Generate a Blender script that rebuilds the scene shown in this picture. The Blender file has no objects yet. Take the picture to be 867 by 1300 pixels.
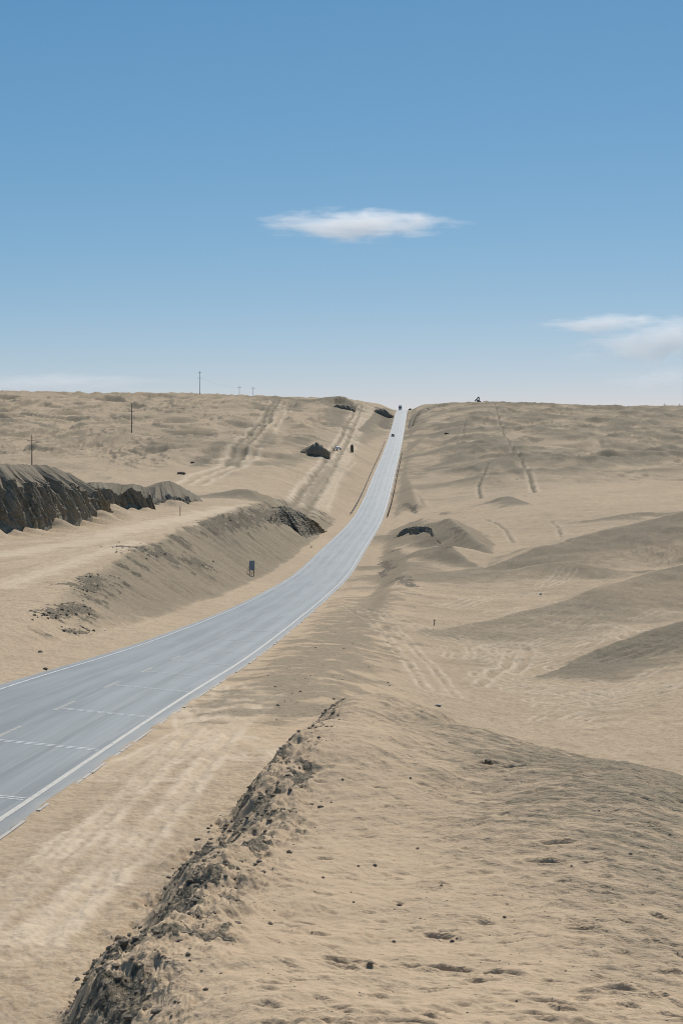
import bpy, bmesh, math, random
import numpy as np
from mathutils import Vector, Matrix

random.seed(7); RNG = np.random.default_rng(11)
S = bpy.context.scene
COL = S.collection
CAMZ = 30.0                      # eye height above the datum; the road lies about 10-20 m below the eye
F = 2000.0; CX = 433.5; HY = 560.0   # lens constants of an 867 x 1300 frame (55 mm lens, level camera)

# ------------------------------------------------------------------ numpy noise
_P = np.random.default_rng(3).permutation(256).astype(np.int32); _P = np.concatenate([_P, _P, _P])
_A = np.random.default_rng(4).uniform(0, 2*np.pi, 256); _GX = np.cos(_A).astype(np.float32); _GY = np.sin(_A).astype(np.float32)
def pn(x, y, s=0):
    x = np.asarray(x, np.float32) + 17.3*s; y = np.asarray(y, np.float32) - 9.1*s
    xi = np.floor(x).astype(np.int32); yi = np.floor(y).astype(np.int32)
    fx = (x - xi).astype(np.float32); fy = (y - yi).astype(np.float32)
    u = fx*fx*fx*(fx*(fx*6-15)+10); v = fy*fy*fy*(fy*(fy*6-15)+10)
    xi &= 255; yi &= 255; x1 = (xi+1) & 255; y1 = (yi+1) & 255
    def g(ix, iy, dx, dy):
        h = _P[_P[ix] + iy]; return _GX[h]*dx + _GY[h]*dy
    a = g(xi, yi, fx, fy); b = g(x1, yi, fx-1, fy); c = g(xi, y1, fx, fy-1); d = g(x1, y1, fx-1, fy-1)
    return ((a + u*(b-a)) + v*((c + u*(d-c)) - (a + u*(b-a))))*1.5
def fbm(x, y, o=4, s=0, lac=2.07, gain=.5):
    r = 0; a = 1.0; n = 0
    for i in range(o):
        r = r + a*pn(x, y, s+i*3); n += a; a *= gain; x = x*lac; y = y*lac
    return r/n*1.4
def ridged(x, y, o=4, s=0, gain=.5):
    r = 0; a = 1.0; n = 0
    for i in range(o):
        r = r + a*(1-np.abs(pn(x, y, s+i*5))*1.7); n += a; a *= gain; x = x*2.03; y = y*2.03
    return r/n
def sst(a, b, x):
    t = np.clip((x-a)/(b-a), 0, 1); return t*t*(3-2*t)
def smax(a, b, k): return .5*(a+b+np.sqrt((a-b)**2+k*k))

# ------------------------------------------------------------------ thin plate surfaces from survey points
class TPS:
    def __init__(self, pts, ku=200., kv=3.):
        self.ku = ku; self.kv = kv
        p = np.array(pts, float)
        self.c = np.stack([(p[:, 0]-CX)/ku, np.log(p[:, 1])*kv], 1); d = p[:, 2]
        n = len(p); K = self.k(self.c, self.c) + np.eye(n)*.01
        A = np.zeros((n+3, n+3)); A[:n, :n] = K; A[:n, n] = 1; A[:n, n+1:] = self.c; A[n:, :n] = A[:n, n:].T
        self.w = np.linalg.solve(A, np.concatenate([d, np.zeros(3)]))
    @staticmethod
    def k(a, b):
        r2 = ((a[:, None, :]-b[None, :, :])**2).sum(2); return .5*r2*np.log(r2+1e-9)
    def __call__(self, X, Y):
        sh = X.shape; Xf = X.ravel(); Yf = np.maximum(Y.ravel(), 1.5); out = np.empty(Xf.size)
        q = np.stack([Xf/Yf*F/self.ku, np.log(Yf)*self.kv], 1)
        for i in range(0, len(q), 60000):
            b = q[i:i+60000]
            out[i:i+60000] = self.k(b, self.c) @ self.w[:-3] + self.w[-3] + b @ self.w[-2:]
        return out.reshape(sh)

# ------------------------------------------------------------------ the road: straight in plan, sagging then climbing
RA, RB = -10.8, 0.05025          # lateral position of the painted line on the near side: X = RA + RB*Y
_road = [(39,1013,10.8),(131,951,10.8),(194,909,10.8),(243,877,10.8),(304,841.5,10.8),(355.7,803.4,10.8),(407.6,761.9,10.8),(442,730.7,10.8),
         (466,694.4,10.3),(482.6,668.5,10.25),(490.9,647.8,10.25),(497,622.9,10.25),(502.3,598,10.25),(507.5,577,10.25),(511.6,556.4,10.25),(514.7,537.7,10.25),(517.0,521,10.25)]
_rY = np.array([F*o/(534.-x) for x, y, o in _road]); _rD = np.array([(y-HY)/F*Y for (x, y, o), Y in zip(_road, _rY)])
_rY = np.concatenate([[0, 22], _rY, [1330, 1450, 1700, 2500, 6500]]); _rD = np.concatenate([[7.2, 8.5], _rD, [-26.3, -26.0, -22, -8, 40]])
_fy = np.arange(0, 6500, 1.0); _fd = np.interp(_fy, _rY, _rD)
for _k in range(3):              # smooth the surveyed profile with a window that grows with distance
    _cs = np.concatenate([[0], np.cumsum(_fd)]); _w = np.clip(_fy*.09, 4, 32).astype(int)
    _i0 = np.clip(np.arange(len(_fy))-_w, 0, len(_fy)-1); _i1 = np.clip(np.arange(len(_fy))+_w, 0, len(_fy)-1)
    _h = np.minimum(np.arange(len(_fy))-_i0, _i1-np.arange(len(_fy))); _i0 = np.arange(len(_fy))-_h; _i1 = np.arange(len(_fy))+_h
    _fd = (_cs[_i1+1]-_cs[_i0])/(_i1-_i0+1)
def tilt(Y): return .087*(1-sst(62, 165, Y))
HW = 4.3                          # half pavement width; centre line is 3.75 m from each painted edge line
def road_z(lat, Y):               # lat: metres from the centre line, positive to the near (camera) side
    return CAMZ - np.interp(Y, _fy, _fd) + tilt(Y)*(3.75-lat) - .012*np.abs(lat)
def lat_of(X, Y): return X-(RA-3.75+RB*Y)
def x_of(lat, Y): return RA-3.75+RB*Y+lat

# ------------------------------------------------------------------ terrain survey points: (column, metres ahead, metres below the eye)
BASE = [(650,110,16),(760,81,15),(867,70,14.2),(560,100,15.2),(867,110,15.5),(600,170,17),(750,170,17),(867,170,16.8),(650,277,18),(800,277,17.5),(867,277,16.5),
 (650,378,17),(850,378,14.5),(700,560,11),(867,560,9.5),(600,560,12.5),(700,750,.5),(867,750,-1),(570,750,1),(700,1000,-15.5),(867,1000,-15),(560,1000,-16),
 (600,1250,-30),(700,1250,-28.3),(867,1250,-26.9),(545,1250,-28.5),(500,300,19.5),(530,490,18.3),(530,650,11.5),(530,770,6),(530,915,-2.2),(525,1100,-16),
 (0,1300,-39),(200,1300,-37.5),(350,1300,-35),(430,1300,-33.5),(475,1260,-29.5),(-200,1300,-38),(0,900,-16),(200,900,-15),(350,900,-12.5),(430,900,-10.5),(470,900,-7),
 (0,680,-2),(200,680,-2),(350,680,1),(430,680,4.5),(0,500,8.5),(200,500,9),(350,480,10.5),(420,500,12.8),(0,350,11),(200,350,11.5),(300,350,12.3),(372,365,14.2),(405,380,18.7),(432,430,18.5),(445,500,16),
 (0,200,11.8),(100,170,11.9),(0,130,11.7),(0,95,11.3),(-200,100,11.2),(130,240,11.7),(200,265,11.9),(260,290,11.9),(250,230,12.2),(300,265,12.3),(-300,200,11),(340,310,12.9),
 (0,82,11.5),(-150,60,10.2),(-500,60,9.4),(-900,60,9),(170,165,11.7),(100,112,11.5),(420,60,10.4),(300,45,10),(100,26,8.8),(500,60,12.4),(650,50,13),(900,40,12.4),(1300,30,11.4),(-100,30,8.9),
 (433,30,10),(433,17,8.6),(433,8,7.5),(433,3,7),(-600,17,8),(1400,17,10),(-600,8,7),(1400,8,9),(1200,110,14),(1200,277,13.5),(1200,560,7),(1200,1000,-16),(1200,1250,-27),(-600,500,8),(-600,1250,-37),
 (100,1700,-27),(430,1700,-24),(700,1700,-20),(1200,1700,-18),(-500,1700,-26),(-500,2500,-5),(430,2500,-5),(1200,2500,-5),(-500,6000,60),(430,6000,60),(1200,6000,60)]
MOUND = [(250,18.5,6.85),(330,25,7.6),(380,31,8.2),(400,38,8.55),(420,50,9.25),
 (80,22.3,8.25),(200,30.3,8.79),(300,40.6,9.34),(350,46.6,9.44),(400,54.5,9.81),(40,22.3,10.2),(160,30.3,10.8),(268,40.6,11.4),(322,46.6,11.5),(375,54.5,11.8),(-60,22.3,11.8),(90,30.3,12.2),(220,40.6,12.8),(285,46.6,12.8),(345,54.5,13.0),
 (433,17,6.3),(600,17,6.3),(867,17.5,6.5),(433,30,8.1),(600,30,8.1),(867,29,7.83),(600,39,8.58),(500,52,9.36),(440,60,9.9),(560,57,9.83),(650,50,9.5),(760,44.5,9.1),(867,41,8.8),
 (440,66,11.8),(560,63,12),(650,56,11.9),(760,51,11.9),(867,48,11.9),(440,80,16),(560,78,17),(700,70,17.5),(867,62,17.5),(1200,24,8.4),(1250,40,13),(1300,17,7.4),
 (433,8,3.8),(433,3,1.9),(-500,8,6),(-800,17,10.5),(-300,17,9.6),(1300,8,4.6),(433,120,30),(900,120,34),(100,60,15),(0,120,30),(150,18.5,7.6),(20,18.5,8.9)]

def P(px, py, Y): return ((px-CX)/F*Y, Y, CAMZ-(py-HY)/F*Y)     # a surveyed point: bearing, height angle, distance
RIDGES = [  # points, slope facing the road user, slope behind, crest rounding, reach, blend
 # dunes beyond the basin
 ([(560,752,205),(590,735,212),(620,722,216),(665,702,222),(715,687,230),(775,671,236),(867,651,242),(1000,630,245)], .17, .42, 2.0, 60, .5),
 ([(500,762,196),(534,753,196),(575,737,200),(609,728,203),(665,722,205),(715,715,207),(755,719,206),(800,727,208),(850,741,208)], .20, .30, 1.6, 40, .5),
 ([(590,800,138),(625,789,143),(661,779,148),(719,763,155),(782,743,163),(830,728,170),(867,717,174),(980,690,180)], .16, .38, 1.6, 55, .4),
 ([(725,842,112),(748,832,115),(796,813,118),(867,791,122),(960,765,126)], .20, .32, 1.2, 30, .4),
 ([(760,662,330),(785,653,332),(825,652,335),(867,655,338),(930,655,338)], .22, .3, 1.5, 60, .6),
 # the spoil mound beside the road and its lower spur
 ([(490,668,345),(528,655,315),(545,649,306),(556,650,298),(575,662,285),(598,681,268),(624,704,250)], .55, .55, .5, 45, .4),
 ([(470,702,250),(500,694,244),(535,691,240),(566,692,236),(580,703,230),(604,721,220)], .5, .2, .5, 22, .4),
 # hillside lumps
 ([(598,600,600),(622,591,602),(645,588,600),(656,598,580),(668,614,560)], .30, .35, 2, 60, 1.),
 ([(618,640,432),(632,634,434),(648,632,434),(668,650,410)], .28, .3, 1.5, 40, .8),
 ([(110,562,660),(140,556,665),(175,553,665),(220,558,665),(260,563,650)], .42, .15, 3, 80, 1.),
 ([(-30,536,800),(10,537,800),(45,545,780),(80,551,760)], .26, .2, 3, 80, 1.),
 ([(255,634,335),(280,626,340),(314,621,342),(345,631,335)], .20, .15, 2, 50, .8),
 ([(360,566,760),(383,559,765),(398,557,762),(420,570,745)], .35, .3, 1.5, 50, .8),
 ([(330,600,620),(370,588,640),(400,583,650)], .14, .15, 3, 60, 1.),
 ([(340,506,1180),(395,507,1160),(418,504,1150),(440,504,1150),(452,518,1130)], .3, .3, 3, 90, 1.5),
 ([(455,548,900),(478,520,1130),(490,513,1230)], .35, .3, 3, 50, 1.2),
 ([(524,531,1130),(545,517,1200),(575,511,1245),(600,512,1250)], .3, .3, 3, 60, 1.),
 ([(445,577,770),(460,570,790),(476,571,800)], .2, .2, 2, 40, .8),
 ([(620,545,860),(660,541,880),(700,546,880),(740,551,860)], .15, .2, 3, 80, 1.),
 ([(760,541,900),(800,536,920),(867,544,900)], .15, .2, 3, 80, 1.),
 ([(540,556,830),(565,552,840),(600,558,830),(640,566,800)], .14, .2, 3, 70, 1.),
 ([(735,601,560),(780,597,570),(830,604,560),(867,602,560)], .15, .2, 2.5, 60, 1.),
 ([(700,630,440),(740,626,445),(800,628,440)], .12, .2, 2.5, 50, 1.),
 ([(515,610,570),(522,622,520),(530,640,450)], .5, .5, 1, 25, .6),
]

def seg_field(Xs, Ys, pts):
    """distance to a polyline in plan, interpolated third coordinate, side (+ = beyond) and run length along it"""
    best = np.full(Xs.shape, 1e9); zc = np.zeros(Xs.shape); side = np.zeros(Xs.shape); run = np.zeros(Xs.shape); L0 = 0
    for (x0, y0, z0), (x1, y1, z1) in zip(pts[:-1], pts[1:]):
        dx, dy = x1-x0, y1-y0; L2 = dx*dx+dy*dy
        t = np.clip(((Xs-x0)*dx+(Ys-y0)*dy)/L2, 0, 1)
        ex = Xs-(x0+t*dx); ey = Ys-(y0+t*dy); d = np.sqrt(ex*ex+ey*ey)
        m = d < best
        best = np.where(m, d, best); zc = np.where(m, z0+t*(z1-z0), zc); side = np.where(m, dx*ey-dy*ex, side); run = np.where(m, L0+t*math.sqrt(L2), run)
        L0 += math.sqrt(L2)
    return best, zc, side, run
def dense(pts, n=8):              # Catmull-Rom through the points
    p = np.array(pts, float); q = np.vstack([2*p[0]-p[1], p, 2*p[-1]-p[-2]]); out = []
    for i in range(1, len(q)-2):
        for t in np.linspace(0, 1, n, endpoint=False):
            a, b, c, d = q[i-1], q[i], q[i+1], q[i+2]
            out.append(.5*((2*b)+(c-a)*t+(2*a-5*b+4*c-d)*t*t+(3*b-a-3*c+d)*t**3))
    out.append(q[-2]); return np.array(out)

# ------------------------------------------------------------------ terrain grid
def geo(a, b, r):
    n = max(2, int(math.log(b/a)/r)); return list(np.exp(np.linspace(math.log(a), math.log(b), n, endpoint=False)))
rows = np.array([0.5, 1, 1.6, 2.3] + geo(3, 14, .02) + geo(14, 62, .0019) + geo(62, 135, .0026) + geo(135, 420, .0036) + geo(420, 1400, .0040) + geo(1400, 6400, .06))
CO = 6.0
tc = np.concatenate([np.linspace(-.9, -.25, 40, endpoint=False), np.linspace(-.25, .25, 760), np.linspace(.25, .9, 41)[1:]])
Yg = np.repeat(rows[:, None], len(tc), 1); Xg = tc[None, :]*(Yg+CO)
NR, NC = Yg.shape
def zone(Y0, Y1): return slice(*np.searchsorted(rows, [Y0, Y1]))

zb = CAMZ - TPS(BASE)(Xg, Yg)
# broad unevenness, dune forms on the far slopes
far = sst(380, 620, Yg)*(1-sst(1380, 1700, Yg)); mid = sst(150, 330, Yg)
latg = lat_of(Xg, Yg)
roadside = sst(10, 45, np.abs(latg))
wx = Xg + 22*fbm(Xg/70, Yg/70, 2, 5); wy = Yg + 22*fbm(Xg/70, Yg/70, 2, 9)
dune = ridged((wx+wy/5.0)/40, wy/105, 3, 21, .45)-.45
dune2 = ridged((wx+wy/4.5)/17, wy/48, 3, 33, .45)-.45
lev = sst(1.1e3, 1.3e3, Yg)
zb += roadside*far*(4.8*dune*(1-.4*lev) + 2.0*dune2*(1-.5*lev)) + mid*roadside*.35*dune2 + roadside*far*(0.6*(ridged((Xg+Yg/5)/8, Yg/22, 3, 37)-.5)+.45*fbm(Xg/4, Yg/6, 3, 39))*sst(-.35, .3, fbm(Xg/90, Yg/90, 2, 41))
for pts, sn, sf, rr, R, k in RIDGES:
    w = dense([P(*p) for p in pts], 6)
    zs = zone(w[:, 1].min()-R, w[:, 1].max()+R)
    xs, ys = Xg[zs], Yg[zs]
    wob = 1+.25*fbm(xs/9, ys/9, 3, 40)
    d, zc, side, run = seg_field(xs, ys, w)
    d2 = np.sqrt(d*d+rr*rr)-rr
    zr = zc - np.where(side > 0, sf, sn)*d2*wob - 40*sst(R*.75, R*1.0, d)
    m = d < R
    zb[zs] = np.where(m, smax(zb[zs], zr, k) - 0.0, zb[zs])
# cut slopes and embankments along the road
lr = np.abs(latg); rz = road_z(np.clip(latg, -5.5, 5.5), Yg)
nz = fbm(Xg/14, Yg/14, 4, 50); nz2 = fbm(Xg/3.5, Yg/3.5, 3, 55)
gul = ridged((Yg+latg*.5)/6., latg/30, 3, 58)       # gullies running down the banks
left = latg < 0
l0 = np.where(left, HW+2.3+.9*nz, HW+np.interp(Yg, [0, 60, 130, 300, 450], [6, 5, 4.2, 2.0, 1.4])+1.0*nz)
s_up = np.where(left, np.interp(Yg, [0, 120, 230, 330, 500, 900], [.45, .5, .66, .75, .5, .42]), .5)*(1+.22*nz+.10*(gul-.5))
s_dn = np.where(left, .5, .42)*(1+.25*nz)
e = np.maximum(lr-l0, 0); e = np.sqrt(e*e+1.0)-1.0
hi = rz + s_up*e + .1*np.maximum(lr-HW, 0)*0 ; lo = rz - s_dn*e
k = .5
zt = zb
zt = -smax(-zt, -hi, k); zt = smax(zt, lo, k)
edge = sst(HW+.15, HW+2.2, lr)
zt = rz*(1-edge) + zt*edge
cut = hi < zb+.3                  # where the ground has been cut
# the sandy mound under the photographer, its scarp towards the road
zmnd = CAMZ - TPS(MOUND, 200., 4.)(Xg, Yg)
nearm = Yg < 125
msurf = zmnd + .10*fbm(Xg/2.3, Yg/2.3, 4, 60)
msurf = np.where(Yg < 8, np.minimum(msurf, CAMZ-1.75-.24*Yg), msurf); zt = np.where(Yg < 8, np.minimum(zt, CAMZ-3.5), zt)
zs_ = np.where(nearm, smax(zt, msurf, .35), zt)
mw = np.where(nearm, sst(-.15, .35, zmnd-zt), 0)   # 1 on the mound
zpre = zs_

def bil(A, X, Y):
    X = np.asarray(X, float); Y = np.asarray(Y, float)
    fi = np.interp(Y, rows, np.arange(NR)); fj = np.interp(X/(Y+CO), tc, np.arange(NC))
    i = np.clip(fi.astype(int), 0, NR-2); j = np.clip(fj.astype(int), 0, NC-2); a = fi-i; b = fj-j
    return (A[i, j]*(1-a)*(1-b)+A[i+1, j]*a*(1-b)+A[i, j+1]*(1-a)*b+A[i+1, j+1]*a*b)
_yy = np.exp(np.linspace(math.log(9), math.log(1500), 9000))
def hit(px, py, A=None, ymin=9):
    A = zpre if A is None else A
    t = (px-CX)/F; zz = bil(A, t*_yy, _yy); ray = CAMZ-(py-HY)/F*_yy
    w = np.where((zz >= ray) & (_yy >= ymin))[0]
    Y = _yy[w[0]] if len(w) else 1250.
    return (t*Y, Y, float(bil(A, t*Y, Y)))

# ------------------------------------------------------------------ surface masks
gz_y = np.gradient(zpre, axis=0)/np.gradient(Yg, axis=0); gz_x = np.gradient(zpre, axis=1)/np.gradient(Xg, axis=1)
slope = np.sqrt(gz_y**2+gz_x**2)
gravel = np.zeros((NR, NC)); rock = np.zeros((NR, NC)); light = np.zeros((NR, NC)); warm = np.zeros((NR, NC))
n_big = fbm(Xg/42, Yg/42, 4, 70); n_mid = fbm(Xg/9, Yg/9, 4, 75); n_sm = fbm(Xg/2.2, Yg/2.2, 3, 79)
gside = np.where(latg > 0, 1, .40)
gravel += far*gside*(.24+.26*np.clip(fbm((Xg+Yg/5)/14, Yg/45, 4, 43), -.4, 1)+.60*sst(.0, .42, dune*.8+.35*n_big) + .30*sst(.0, .35, dune2))
gravel = np.maximum(gravel, sst(.17, .42, slope+.1*n_mid)*.62*sst(90, 140, Yg)*np.where((latg < 0) & (latg > -70), 1-.75*sst(380, 440, Yg), 1))
# lag gravel lies on the dune flanks
def paint(A, pts, r, amt, soft=.6, amp=.35, sc=None):
    w = np.array([tuple(q)[:2]+(0,) for q in pts]); R = r*1.6
    zs = zone(w[:, 1].min()-R, w[:, 1].max()+R); xs, ys = Xg[zs], Yg[zs]
    d, _, _, _ = seg_field(xs, ys, [tuple(q) for q in w])
    s = sc or r*.6
    d = d + r*amp*fbm(xs/s, ys/s, 4, 90)
    A[zs] = np.maximum(A[zs], amt*(1-sst(r*(1-soft), r, d)))
def hp(*pp, ymin=9): return [hit(a, b, ymin=ymin) for a, b in pp]
for idx, r, amt in ((0, 30, .70), (1, 14, .60), (2, 22, .62), (3, 13, .9), (4, 14, .85), (5, 13, .8), (6, 10, .75), (7, 16, .95), (8, 14, .9), (9, 22, .75), (10, 26, .95), (11, 18, .85), (12, 16, .8), (14, 60, 1.0), (15, 16, .9), (16, 16, .8)):
    pts, sn, sf, rr, R, k = RIDGES[idx]
    w = dense([P(*p) for p in pts], 4); zs = zone(w[:, 1].min()-R, w[:, 1].max()+R); xs, ys = Xg[zs], Yg[zs]
    d, zc, side, run = seg_field(xs, ys, w)
    d0 = d; d = d + r*.28*fbm(xs/(r*.5), ys/(r*.5), 4, 93)+r*.22*fbm(xs/1.6, ys/1.2, 3, 94)
    amt = amt*(1.05+.28*fbm((xs+ys*.2)/22, (ys-xs*.25)/6.5, 3, 96)+.15*fbm(xs/1.2, ys/1., 2, 97)) if idx < 5 else amt
    gravel[zs] = np.maximum(gravel[zs], np.where(side < 0, amt*(1-sst(r*.08, r, d)), amt*(1-sst(.2, .9, d0))))
# basin floor is a greyer sand
basin = sst(6, 14, latg)*(1-sst(330, 480, Yg))*sst(60, 90, Yg)*(1-mw)
gravel = np.maximum(gravel, basin*(.20+.14*n_mid))
# dark stony shoulder between the road and the basin
paint(gravel, hp((360,905),(400,850),(440,800),(475,755)), 5.5, .6, .8, .9, 2.2); paint(warm, hp((340,930),(380,860),(420,810),(465,755)), 9, 1.0, .8, .5, 3)
paint(gravel, hp((470,735),(505,720),(540,735)), 9, .6, .8, .5, 3)
# bank streaks
bank = left & cut & (Yg > 70) & (Yg < 420)
streak = fbm((Yg+latg*.55)/2.1, latg/11, 4, 99)
bslope = sst(.28, .55, slope)*bank
gravel = np.maximum(gravel, bslope*(.12+.70*sst(-.2, .35, streak+.5*n_mid)))
toplip = bank & (hi > zb-1.6)
rock = np.maximum(rock, bslope*sst(.12, .42, streak*.8+n_sm*.5+.15*n_mid)*np.where(toplip, .95, .45))
for pts, r, a in (([(60,781),(85,776),(105,770)], 1.3, .95), ([(85,742),(108,748),(122,738)], 2., .7), ([(108,738),(126,733)], 1.6, .8), ([(150,694),(185,700),(222,712)], 3., .8), ([(240,712),(262,716)], 2., .85), ([(262,668),(300,660),(335,656),(348,652)], 2.6, .9),
                  ([(88,803),(106,802)], .6, .9), ([(487,713),(497,722)], 1.6, .8), ([(508,733),(520,744)], 1.6, .8), ([(496,700),(514,698)], 1.8, .7), ([(556,692),(570,695)], 1.2, .8), ([(575,668),(590,680)], 2.0, .6), ([(483,726),(488,732)], 1.0, .8), ([(512,640),(528,652)], 1.6, .8)):
    paint(rock, hp(*pts), r, a, .9, 1.1, r*.5)
for pts, r, a in (([(478,517),(486,522),(490,533),(488,544)], 6, .8), ([(523,541),(525,533),(530,526),(545,518),(565,513)], 4.5, .75), ([(497,519),(505,521)], 4, .8), ([(430,510),(443,514)], 8, .6), ([(433,520),(428,535)], 6, .4)):
    paint(rock, hp(*pts), r, a, .8, .8, r*.6)
for pts, r in (([(0,705),(100,690),(200,664),(300,646)], 4.5), ([(0,745),(90,715),(170,688)], 2.5), ([(470,518),(455,545),(440,575),(415,612),(395,640)], 5)):
    paint(light, hp(*pts), r, .75, .9, .6, r*.8)
for pp, r in ((((628,513),(633,530),(638,546),(645,557),(650,566),(658,579),(665,592),(671,601),(679,625)), 1.0), (((619,588),(612,605),(608,617),(610,632)), .9), (((590,533),(587,550)), .9)):
    paint(rock, dense(hp(*pp), 6)[:, :2], r, .56, .9, .35, r*2)
# grey stripes of windblown grit on the left hills
for pts, r, a in (([(352,508),(340,520),(328,540),(304,570),(293,592)], 3.5, .6), ([(380,508),(372,520)], 13, .75), ([(325,512),(332,520)], 10, .8), ([(430,512),(428,530),(426,541)], 14, .8), ([(420,592),(405,612),(390,640)], 4, .55), ([(345,552),(335,566)], 6, .7), ([(283,560),(270,578),(252,592)], 5, .8), ([(383,556),(378,563)], 10, .9),
                  ([(250,545),(230,560),(205,570)], 18, .5), ([(95,555),(60,560)], 14, .5), ([(340,590),(380,580),(410,574)], 9, .6), ([(486,520),(490,530),(487,543)], 12, .95), ([(530,525),(545,517),(572,511)], 7, .9),
                  ([(512,590),(516,610),(528,648)], 2.2, .5), ([(514,572),(520,585)], 5, .6), ([(455,560),(470,552),(488,548)], 7, .6)):
    paint(gravel, hp(*pts), r, a, .8, .5, r*.7)
# vehicle tracks and trenches: (pixels surveyed, half gauge, rut width, depth, berm brightness, darkness)
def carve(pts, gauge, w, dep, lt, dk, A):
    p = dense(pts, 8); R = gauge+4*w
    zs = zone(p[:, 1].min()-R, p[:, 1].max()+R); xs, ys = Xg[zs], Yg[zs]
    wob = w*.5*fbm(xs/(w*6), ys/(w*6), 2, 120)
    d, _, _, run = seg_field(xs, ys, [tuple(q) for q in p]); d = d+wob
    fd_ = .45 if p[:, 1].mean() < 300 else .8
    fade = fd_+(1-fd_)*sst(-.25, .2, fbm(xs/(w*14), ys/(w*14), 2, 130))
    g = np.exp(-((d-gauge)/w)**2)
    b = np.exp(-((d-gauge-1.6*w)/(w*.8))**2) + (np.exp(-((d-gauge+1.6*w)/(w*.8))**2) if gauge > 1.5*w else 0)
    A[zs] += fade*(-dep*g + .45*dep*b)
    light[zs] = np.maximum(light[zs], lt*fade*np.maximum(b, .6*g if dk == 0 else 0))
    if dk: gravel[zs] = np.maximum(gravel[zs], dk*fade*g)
znew = zpre.copy()
T = lambda *pp: hp(*pp)
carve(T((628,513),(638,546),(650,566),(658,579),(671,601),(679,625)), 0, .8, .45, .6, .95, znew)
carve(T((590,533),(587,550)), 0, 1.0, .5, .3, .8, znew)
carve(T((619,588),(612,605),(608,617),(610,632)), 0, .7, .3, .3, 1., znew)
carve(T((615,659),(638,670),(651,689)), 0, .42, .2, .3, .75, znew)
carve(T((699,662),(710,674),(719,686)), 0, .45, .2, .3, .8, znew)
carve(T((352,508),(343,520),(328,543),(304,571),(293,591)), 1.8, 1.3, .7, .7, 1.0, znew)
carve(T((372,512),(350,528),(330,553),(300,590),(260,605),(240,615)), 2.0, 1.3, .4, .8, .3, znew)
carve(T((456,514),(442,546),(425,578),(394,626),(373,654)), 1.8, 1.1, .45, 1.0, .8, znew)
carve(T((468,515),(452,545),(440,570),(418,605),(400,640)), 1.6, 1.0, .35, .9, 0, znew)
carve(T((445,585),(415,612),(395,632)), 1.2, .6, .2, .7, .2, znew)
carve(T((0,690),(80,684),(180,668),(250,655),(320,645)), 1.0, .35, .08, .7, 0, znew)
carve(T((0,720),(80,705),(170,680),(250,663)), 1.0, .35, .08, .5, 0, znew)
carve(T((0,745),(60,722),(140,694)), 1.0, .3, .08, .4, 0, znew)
for q in range(26):               # faint looping tyre marks across the basin floor
    x0, y0 = RNG.uniform(600, 800), RNG.uniform(775, 925); a = RNG.uniform(-.5, .25); L = RNG.uniform(40, 150); c = RNG.uniform(-.35, .35)
    pts = [(x0+L*t*math.cos(a), y0+L*t*math.sin(a)*.5+L*c*t*t*.6) for t in np.linspace(0, 1, 5)]
    try: carve(hp(*pts, ymin=64), RNG.choice([0, .8, .9]), .20, .08, .9, .42, znew)
    except Exception: pass
for pts in ([(480,778),(540,800),(590,815),(640,820)], [(560,770),(620,760),(680,752)], [(600,810),(680,790),(740,766)], [(690,745),(700,740),(720,722)], [(450,770),(520,830),(560,880)]):
    carve(hp(*pts, ymin=64), .85, .22, .09, .9, .42, znew)
for pts in ([(300,870),(296,900),(240,960),(150,1060),(40,1160),(0,1200)], [(255,890),(275,915),(262,935),(220,985),(110,1100),(0,1185)], [(150,985),(200,960),(260,925),(300,905),(330,880)], [(215,985),(245,960),(262,930),(250,900)], [(330,960),(290,940),(255,945)], [(0,1180),(60,1130),(130,1060)]):
    carve(hp(*pts), .75, .20, .022, 1.0, 0, znew)
for cx_, cy_, r0_, r1_, a0_, a1_, nn_ in ((700, 905, 40, 150, -2.3, -.5, 4), (780, 930, 30, 120, -2.9, -1.2, 4), (560, 830, 30, 90, -.9, .7, 3)):
    for q in range(nn_):
        rr_ = r0_+(r1_-r0_)*(q+RNG.uniform(-.3, .3))/nn_; b0 = RNG.uniform(a0_, a0_+.6); b1 = RNG.uniform(a1_-.6, a1_)
        pts = [(cx_+rr_*math.cos(t), cy_+.36*rr_*math.sin(t)) for t in np.linspace(b0, b1, 6)]
        pts = [p_ for p_ in pts if p_[1] > 770]
        if len(pts) > 2: carve(hp(*pts, ymin=64), RNG.choice([0, .85]), .17, .06, .9, .38, znew)
carve(T((607,872),(625,858),(642,846),(650,826),(661,819),(671,828),(664,843),(652,857)), 0, .30, .20, 1.0, .35, znew)
# small scale relief
verge = (1-mw)*sst(HW+.2, HW+1.5, lr)*(1-sst(140, 260, Yg))
znew += verge*(.050*fbm(Xg/.55, Yg/.7, 4, 140)+.030*(ridged((Xg+.5*Yg)/.30, (Yg-.5*Xg)/.75, 3, 144)-.5))
znew += basin*(.05*fbm(Xg/2.2, Yg/1.6, 4, 150)) + sst(130, 200, Yg)*sst(HW+2, HW+8, lr)*.16*fbm(Xg/4.5, Yg/4.5, 4, 155)*(1-sst(1300, 1500, Yg))
znew += basin*sst(90, 120, Yg)*.30*fbm((Xg+.3*Yg)/13, (Yg-.3*Xg)/7, 3, 152)
znew -= bslope*.35*(1-gul)*sst(.3, .6, slope)
znew += bslope*rock*.35*ridged(Xg/1.6, Yg/2.2, 3, 158)
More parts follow.
